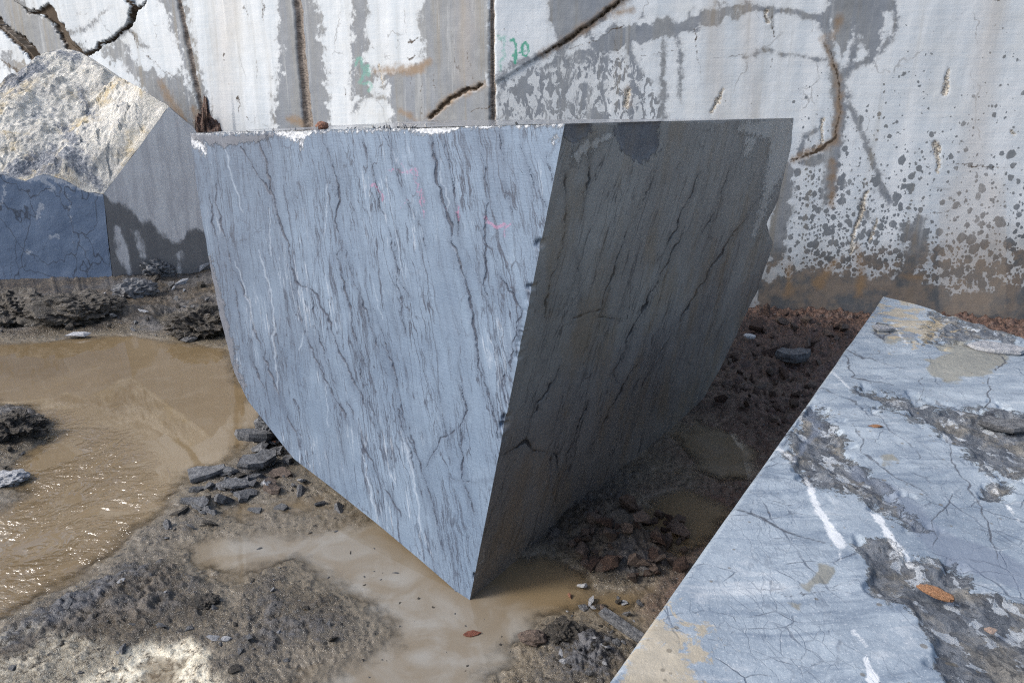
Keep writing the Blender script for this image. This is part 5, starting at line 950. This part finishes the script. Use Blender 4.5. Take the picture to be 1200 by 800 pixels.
# many small stones: one mesh of each kind, copied
MARKS = []
def dirword(dx, dy):
    if abs(dx) > 2 * abs(dy): return 'right of' if dx > 0 else 'left of'
    if abs(dy) > 2 * abs(dx): return 'below' if dy > 0 else 'above'
    return ('below and ' if dy > 0 else 'above and ') + ('right of' if dx > 0 else 'left of')
ORD = ['nearest', 'second nearest', 'third nearest', 'fourth nearest', 'fifth nearest', 'sixth nearest', 'seventh nearest', 'eighth nearest']
PENDING = []
def scatter(name, protos, spots, group, noun, cat, smin, smax, marks, sink=0.15, tilt=0.4, seed=1, power=1.8):
    r = np.random.default_rng(seed); todo = {}
    for i, (x, y) in enumerate(spots):
        src, word = protos[int(r.integers(len(protos)))]
        o = src.copy(); COL.objects.link(o)
        s_ = psize(x, y, smin + (smax - smin) * r.random() ** power); p = gpt(x, y, s_ * sink)
        o.location = p; o.scale = (s_ * (0.9 + .5 * r.random()), s_ * (0.75 + .5 * r.random()), s_ * (0.8 + 0.5 * r.random()))
        o.rotation_euler = (tilt * r.normal(), tilt * r.normal(), 6.28 * r.random()); o.name = name; tag(o, None, cat, group)
        m = min(marks, key=lambda q: math.hypot(q[0] - x, q[1] - y)); d = math.hypot(m[0] - x, m[1] - y)
        todo.setdefault((word, dirword(x - m[0], y - m[1]), m[2]), []).append((d, o))
    for (word, dw, mk), lst in todo.items():
        lst.sort(key=lambda q: q[0])
        for k, (d, o) in enumerate(lst):
            o['label'] = (f"{word} {noun} {dw} {mk}" if len(lst) == 1 else f"{ORD[min(k, 7)]} {word} {noun} {dw} {mk}")
WORD = {M_SLATE.name: 'slate grey', M_PALE.name: 'pale grey', M_CLOD.name: 'muddy', M_RED.name: 'dark red-brown', M_BROWN.name: 'dark brown', M_WHITE.name: 'white'}
def protos(name, mats, flat, k=4, seed=0, n=14):
    out = []
    for m in mats:
        for i in range(k):
            out.append((bpy.data.objects.new(name, hull_mesh(name, seed + i + 10 * len(out), flat, n, m)), WORD.get(m.name, 'dark')))
    return out
def in_poly(poly, n, seed, dry=None):
    r = np.random.default_rng(seed); p = np.array(poly, float); out = []
    lo, hi = p.min(0), p.max(0)
    while len(out) < n:
        q = lo + (hi - lo) * r.random((400, 2)); q = q[poly_d(q[:, 0], q[:, 1], p) < 0]
        if dry is not None and len(q):
            w = np.array([onz(a, b) for a, b in q]); h = ground_h(w[:, 0], w[:, 1]); q = q[h > dry] if dry >= 0 else q[h < 0]
        out += [tuple(a) for a in q]
    return out[:n]
pr = protos('brown_stone', [M_BROWN, M_BROWN, M_RED], (1, 0.85, 0.7), 4, 400)
HEAP = [(665, 640), (690, 600), (740, 590), (790, 610), (820, 640), (800, 670), (740, 682), (690, 668)]
MK1 = [(697, 614, 'the pale elongated stone'), (682, 690, 'the white chip in the puddle'), (810, 650, "the slab's edge"), (790, 590, 'the puddle behind the heap'), (740, 640, "the heap's middle")]
scatter('brown_stone', pr, in_poly(HEAP, 64, 1), 'angular stones heaped between block and slab', 'heaped stone', 'stone', 12, 32, MK1, 0.25, 0.6, 2)
pr = protos('earth_clod', [M_RED, M_RED, M_BROWN], (1, 0.8, 0.6), 4, 500)
BANK = [(845, 440), (880, 370), (895, 352), (1000, 385), (960, 440), (905, 520), (870, 500), (840, 490)]
MK2 = [(928, 426, 'the flat grey stone'), (878, 400, 'the white flake'), (985, 395, "the slab's far corner"), (850, 505, 'the pool behind the slab'), (905, 360, 'the wall foot'), (930, 490, "the slab's dark patch")]
scatter('earth_clod', pr, in_poly(BANK, 80, 3), 'earth clods on the bank at the wall foot', 'earth clod', 'earth clod', 6, 22, MK2, 0.2, 0.6, 4)
pr = protos('stone_chip', [M_SLATE, M_SLATE, M_CLOD, M_PALE], (1, 0.7, 0.4), 3, 600)
MK3 = [(240, 560, 'the outermost shard'), (303, 548, 'the layered shard'), (284, 602, 'the tiny puddle on the spit'), (356, 590, 'the puddle by the block edge'), (190, 620, 'the narrow end of the mud spit'), (366, 555, 'the puddle nearest the block')]
scatter('stone_chip', pr, in_poly([(215, 590), (280, 545), (320, 510), (350, 560), (420, 605), (330, 615), (250, 615), (180, 640)], 60, 5, 0.008), 'stone chips on the mud left of the block', 'chip', 'stone', 6, 28, MK3, 0.2, 0.3, 6, 2.4)
MK4 = [(240, 706, 'the dark mud lump'), (190, 775, 'the painted sun patch'), (450, 740, 'the mud tip'), (60, 720, "the brown pool's near shore"), (330, 690, "the grey water's left bay"), (20, 780, 'the bottom left corner'), (340, 785, 'the grey mud below')]
scatter('stone_chip', pr, in_poly([(0, 760), (150, 660), (300, 680), (400, 720), (440, 740), (350, 800), (0, 800)], 64, 7, 0.008), 'stone chips on the foreground mud', 'chip', 'stone', 5, 22, MK4, 0.1, 0.3, 8, 2.6)
MK5 = [(733, 742, 'the long grey splinter'), (658, 745, 'the clod by the smooth stone'), (700, 785, "the slab edge's bottom end"), (707, 718, "the splinter's round tip stone"), (745, 705, 'the dark puddle beside the slab')]
scatter('stone_chip', pr, in_poly([(630, 735), (690, 700), (760, 700), (740, 745), (705, 790), (650, 800)], 50, 9), 'stone chips at the foot of the slab', 'chip', 'stone', 5, 18, MK5, 0.2, 0.4, 10)
pr = protos('floating_crumb', [M_CLOD, M_SLATE], (1, 0.5, 0.35), 3, 700, 10)
MK6 = [(553, 744, 'the dead leaf'), (624, 752, 'the smooth brown stone'), (550, 705, 'the block\'s lowest corner'), (430, 620, 'the block\'s underside'), (330, 640, 'the bay of grey water'), (450, 740, 'the mud tip'), (400, 690, 'the dark mud shore'), (480, 790, 'the bottom edge of the photo')]
scatter('floating_crumb', pr, in_poly([(280, 630), (420, 620), (500, 690), (620, 740), (580, 800), (380, 800), (450, 740), (380, 690)], 56, 11, -1), 'crumbs in the shallow grey water', 'crumb', 'stone', 3, 10, MK6, 0.1, 0.2, 12)
pr = protos('floating_speck', [M_WHITE, M_CLOD], (1, 0.5, 0.3), 2, 720, 10)
MK7 = [(100, 420, "the pool's far shore"), (270, 460, "the block's pool edge"), (160, 540, "the pool's middle"), (60, 480, 'the mud island')]
scatter('floating_speck', pr, in_poly([(20, 410), (240, 410), (280, 500), (180, 560), (120, 500)], 14, 13, -1), 'specks on the brown pool', 'speck', 'speck', 2, 5, MK7, 0.1, 0.2, 14)
pr = protos('bank_stone', [M_SLATE, M_CLOD, M_PALE], (1, 0.7, 0.55), 3, 740)
MK8 = [(88, 372, 'the largest gritty clod'), (160, 345, 'the craggy corner rock'), (238, 384, 'the grit heap'), (215, 330, 'the small far puddle'), (15, 368, 'the leftmost clod'), (60, 345, 'the blue boulder face'), (205, 372, 'the smallest far puddle')]
scatter('bank_stone', pr, in_poly([(0, 352), (130, 345), (175, 322), (240, 290), (250, 395), (180, 390), (0, 392)], 60, 15, 0.01), 'stones on the far bank of the pool', 'stone', 'stone', 6, 18, MK8, 0.2, 0.4, 16)
MK9 = [(14, 505, 'the island\'s wet clod'), (8, 565, 'the pale wet stone')]
scatter('bank_stone', pr, in_poly([(-20, 478), (24, 482), (52, 500), (40, 522), (0, 560), (-20, 560)], 14, 17), 'stones on the mud island', 'stone', 'stone', 6, 14, MK9, 0.2, 0.4, 18)
pr = protos('white_crumb', [M_WHITE, M_PALE], (1, 0.8, 0.6), 3, 760)
r = np.random.default_rng(77)
CR = {}
for i in range(34):
    t = (r.normal() * 0.045 + 0.66) if i < 24 else r.random()
    p = L1 + (A1 - L1) * t; src = pr[int(r.integers(len(pr)))][0]; o = src.copy(); COL.objects.link(o); o.name = 'white_crumb'
    s_ = 0.010 + 0.022 * r.random() ** 2; o.scale = (s_ * 1.3, s_, s_ * .8); o.rotation_euler = (r.random() * 6, r.random() * 6, r.random() * 6)
    o.location = p + (B1 - L1) * 0.006 * r.random() + np.array([0, 0, s_ * 0.25])
    tag(o, None, 'stone', 'white crumbs on the block top edge'); CR.setdefault('left of' if t < 0.66 else 'right of', []).append((abs(t - 0.66), o))
for dw, lst in CR.items():
    lst.sort(key=lambda q: q[0])
    for k, (d, o) in enumerate(lst): o['label'] = f'crumb {dw} the crack on the block\'s top edge, ' + (ORD[k] if k < 8 else ['ninth', 'tenth', 'eleventh', 'twelfth', 'thirteenth', 'fourteenth', 'fifteenth', 'sixteenth', 'seventeenth', 'eighteenth', 'nineteenth', 'twentieth', 'twenty first', 'twenty second', 'twenty third', 'twenty fourth', 'twenty fifth', 'twenty sixth', 'twenty seventh', 'twenty eighth', 'twenty ninth', 'thirtieth'][min(k - 8, 21)] + ' nearest') + ' one'
# reddish rubble heaped against the wall behind the two blocks: only its tip shows
hp = ony(236, 148, 9.7)
M_HEAP = mat_rock("reddish_rubble_earth", (0.085, 0.05, 0.038), (0.25, 0.155, 0.115), 9, 0.75, 0.03, True)
hm = clod_mesh('rubble_heap', 351, (1, 1, 1), M_HEAP, 5, 0.2)
for v in hm.vertices:
    k_ = max(0.42, 1.15 - (v.co.z + 0.5)) * 1.2
    v.co.x *= k_ * 1.3; v.co.y *= k_ * 0.8; v.co.z *= 2.1
    n_ = 0.07 * float(fbm(np.array([v.co.x * 5 + v.co.z * 3]), np.array([v.co.y * 5 - v.co.z * 4]), 3, 371)[0]); v.co.x += n_; v.co.z += n_
put('rubble_heap', hm, (hp[0], hp[1] + 0.25, 1.02), 1.0, (0, 0, -0.6), 'reddish earth heap against the wall at the foot of the first drill groove', 'earth heap')

# grit: nobody could count it
r = np.random.default_rng(99); Vs, Fs, k = [], [], 0
base = [np.array([v.co[:] for v in m.vertices]) for m in [hull_mesh('grit', 800 + i, (1, .8, .55), 8, M_CLOD) for i in range(5)]]
meshes = [[m for m in bpy.data.meshes if m.name.startswith('grit')][i] for i in range(5)]
polys = [[tuple(p.vertices) for p in m.polygons] for m in meshes]; base = [np.array([v.co[:] for v in m.vertices]) for m in meshes]
n = 9000; rad = 1.4 * (8.0 / 1.4) ** r.random(n); an = np.radians(-38 + 72 * r.random(n)); gx_, gy_ = rad * np.sin(an), rad * np.cos(an)
gz_ = ground_h(gx_, gy_)
for x, y, z in zip(gx_, gy_, gz_):
    if z < 0.008: continue
    j = int(r.integers(5)); s_ = y * (0.0012 + 0.004 * r.random() ** 3); c_, q_ = math.cos(x * 99), math.sin(x * 99); b = base[j] * s_
    Vs.append(np.stack([b[:, 0] * c_ - b[:, 1] * q_ + x, b[:, 0] * q_ + b[:, 1] * c_ + y, b[:, 2] + z + s_ * .15], -1)); Fs += [tuple(i + k for i in f) for f in polys[j]]; k += len(b)
me = bpy.data.meshes.new('gravel'); me.from_pydata(np.concatenate(Vs).tolist(), [], Fs); me.materials.append(M_SLATE); me.update()
o = bpy.data.objects.new('gravel', me); COL.objects.link(o); tag(o, 'fine dark grit scattered over the wet mud', 'gravel', kind='stuff')
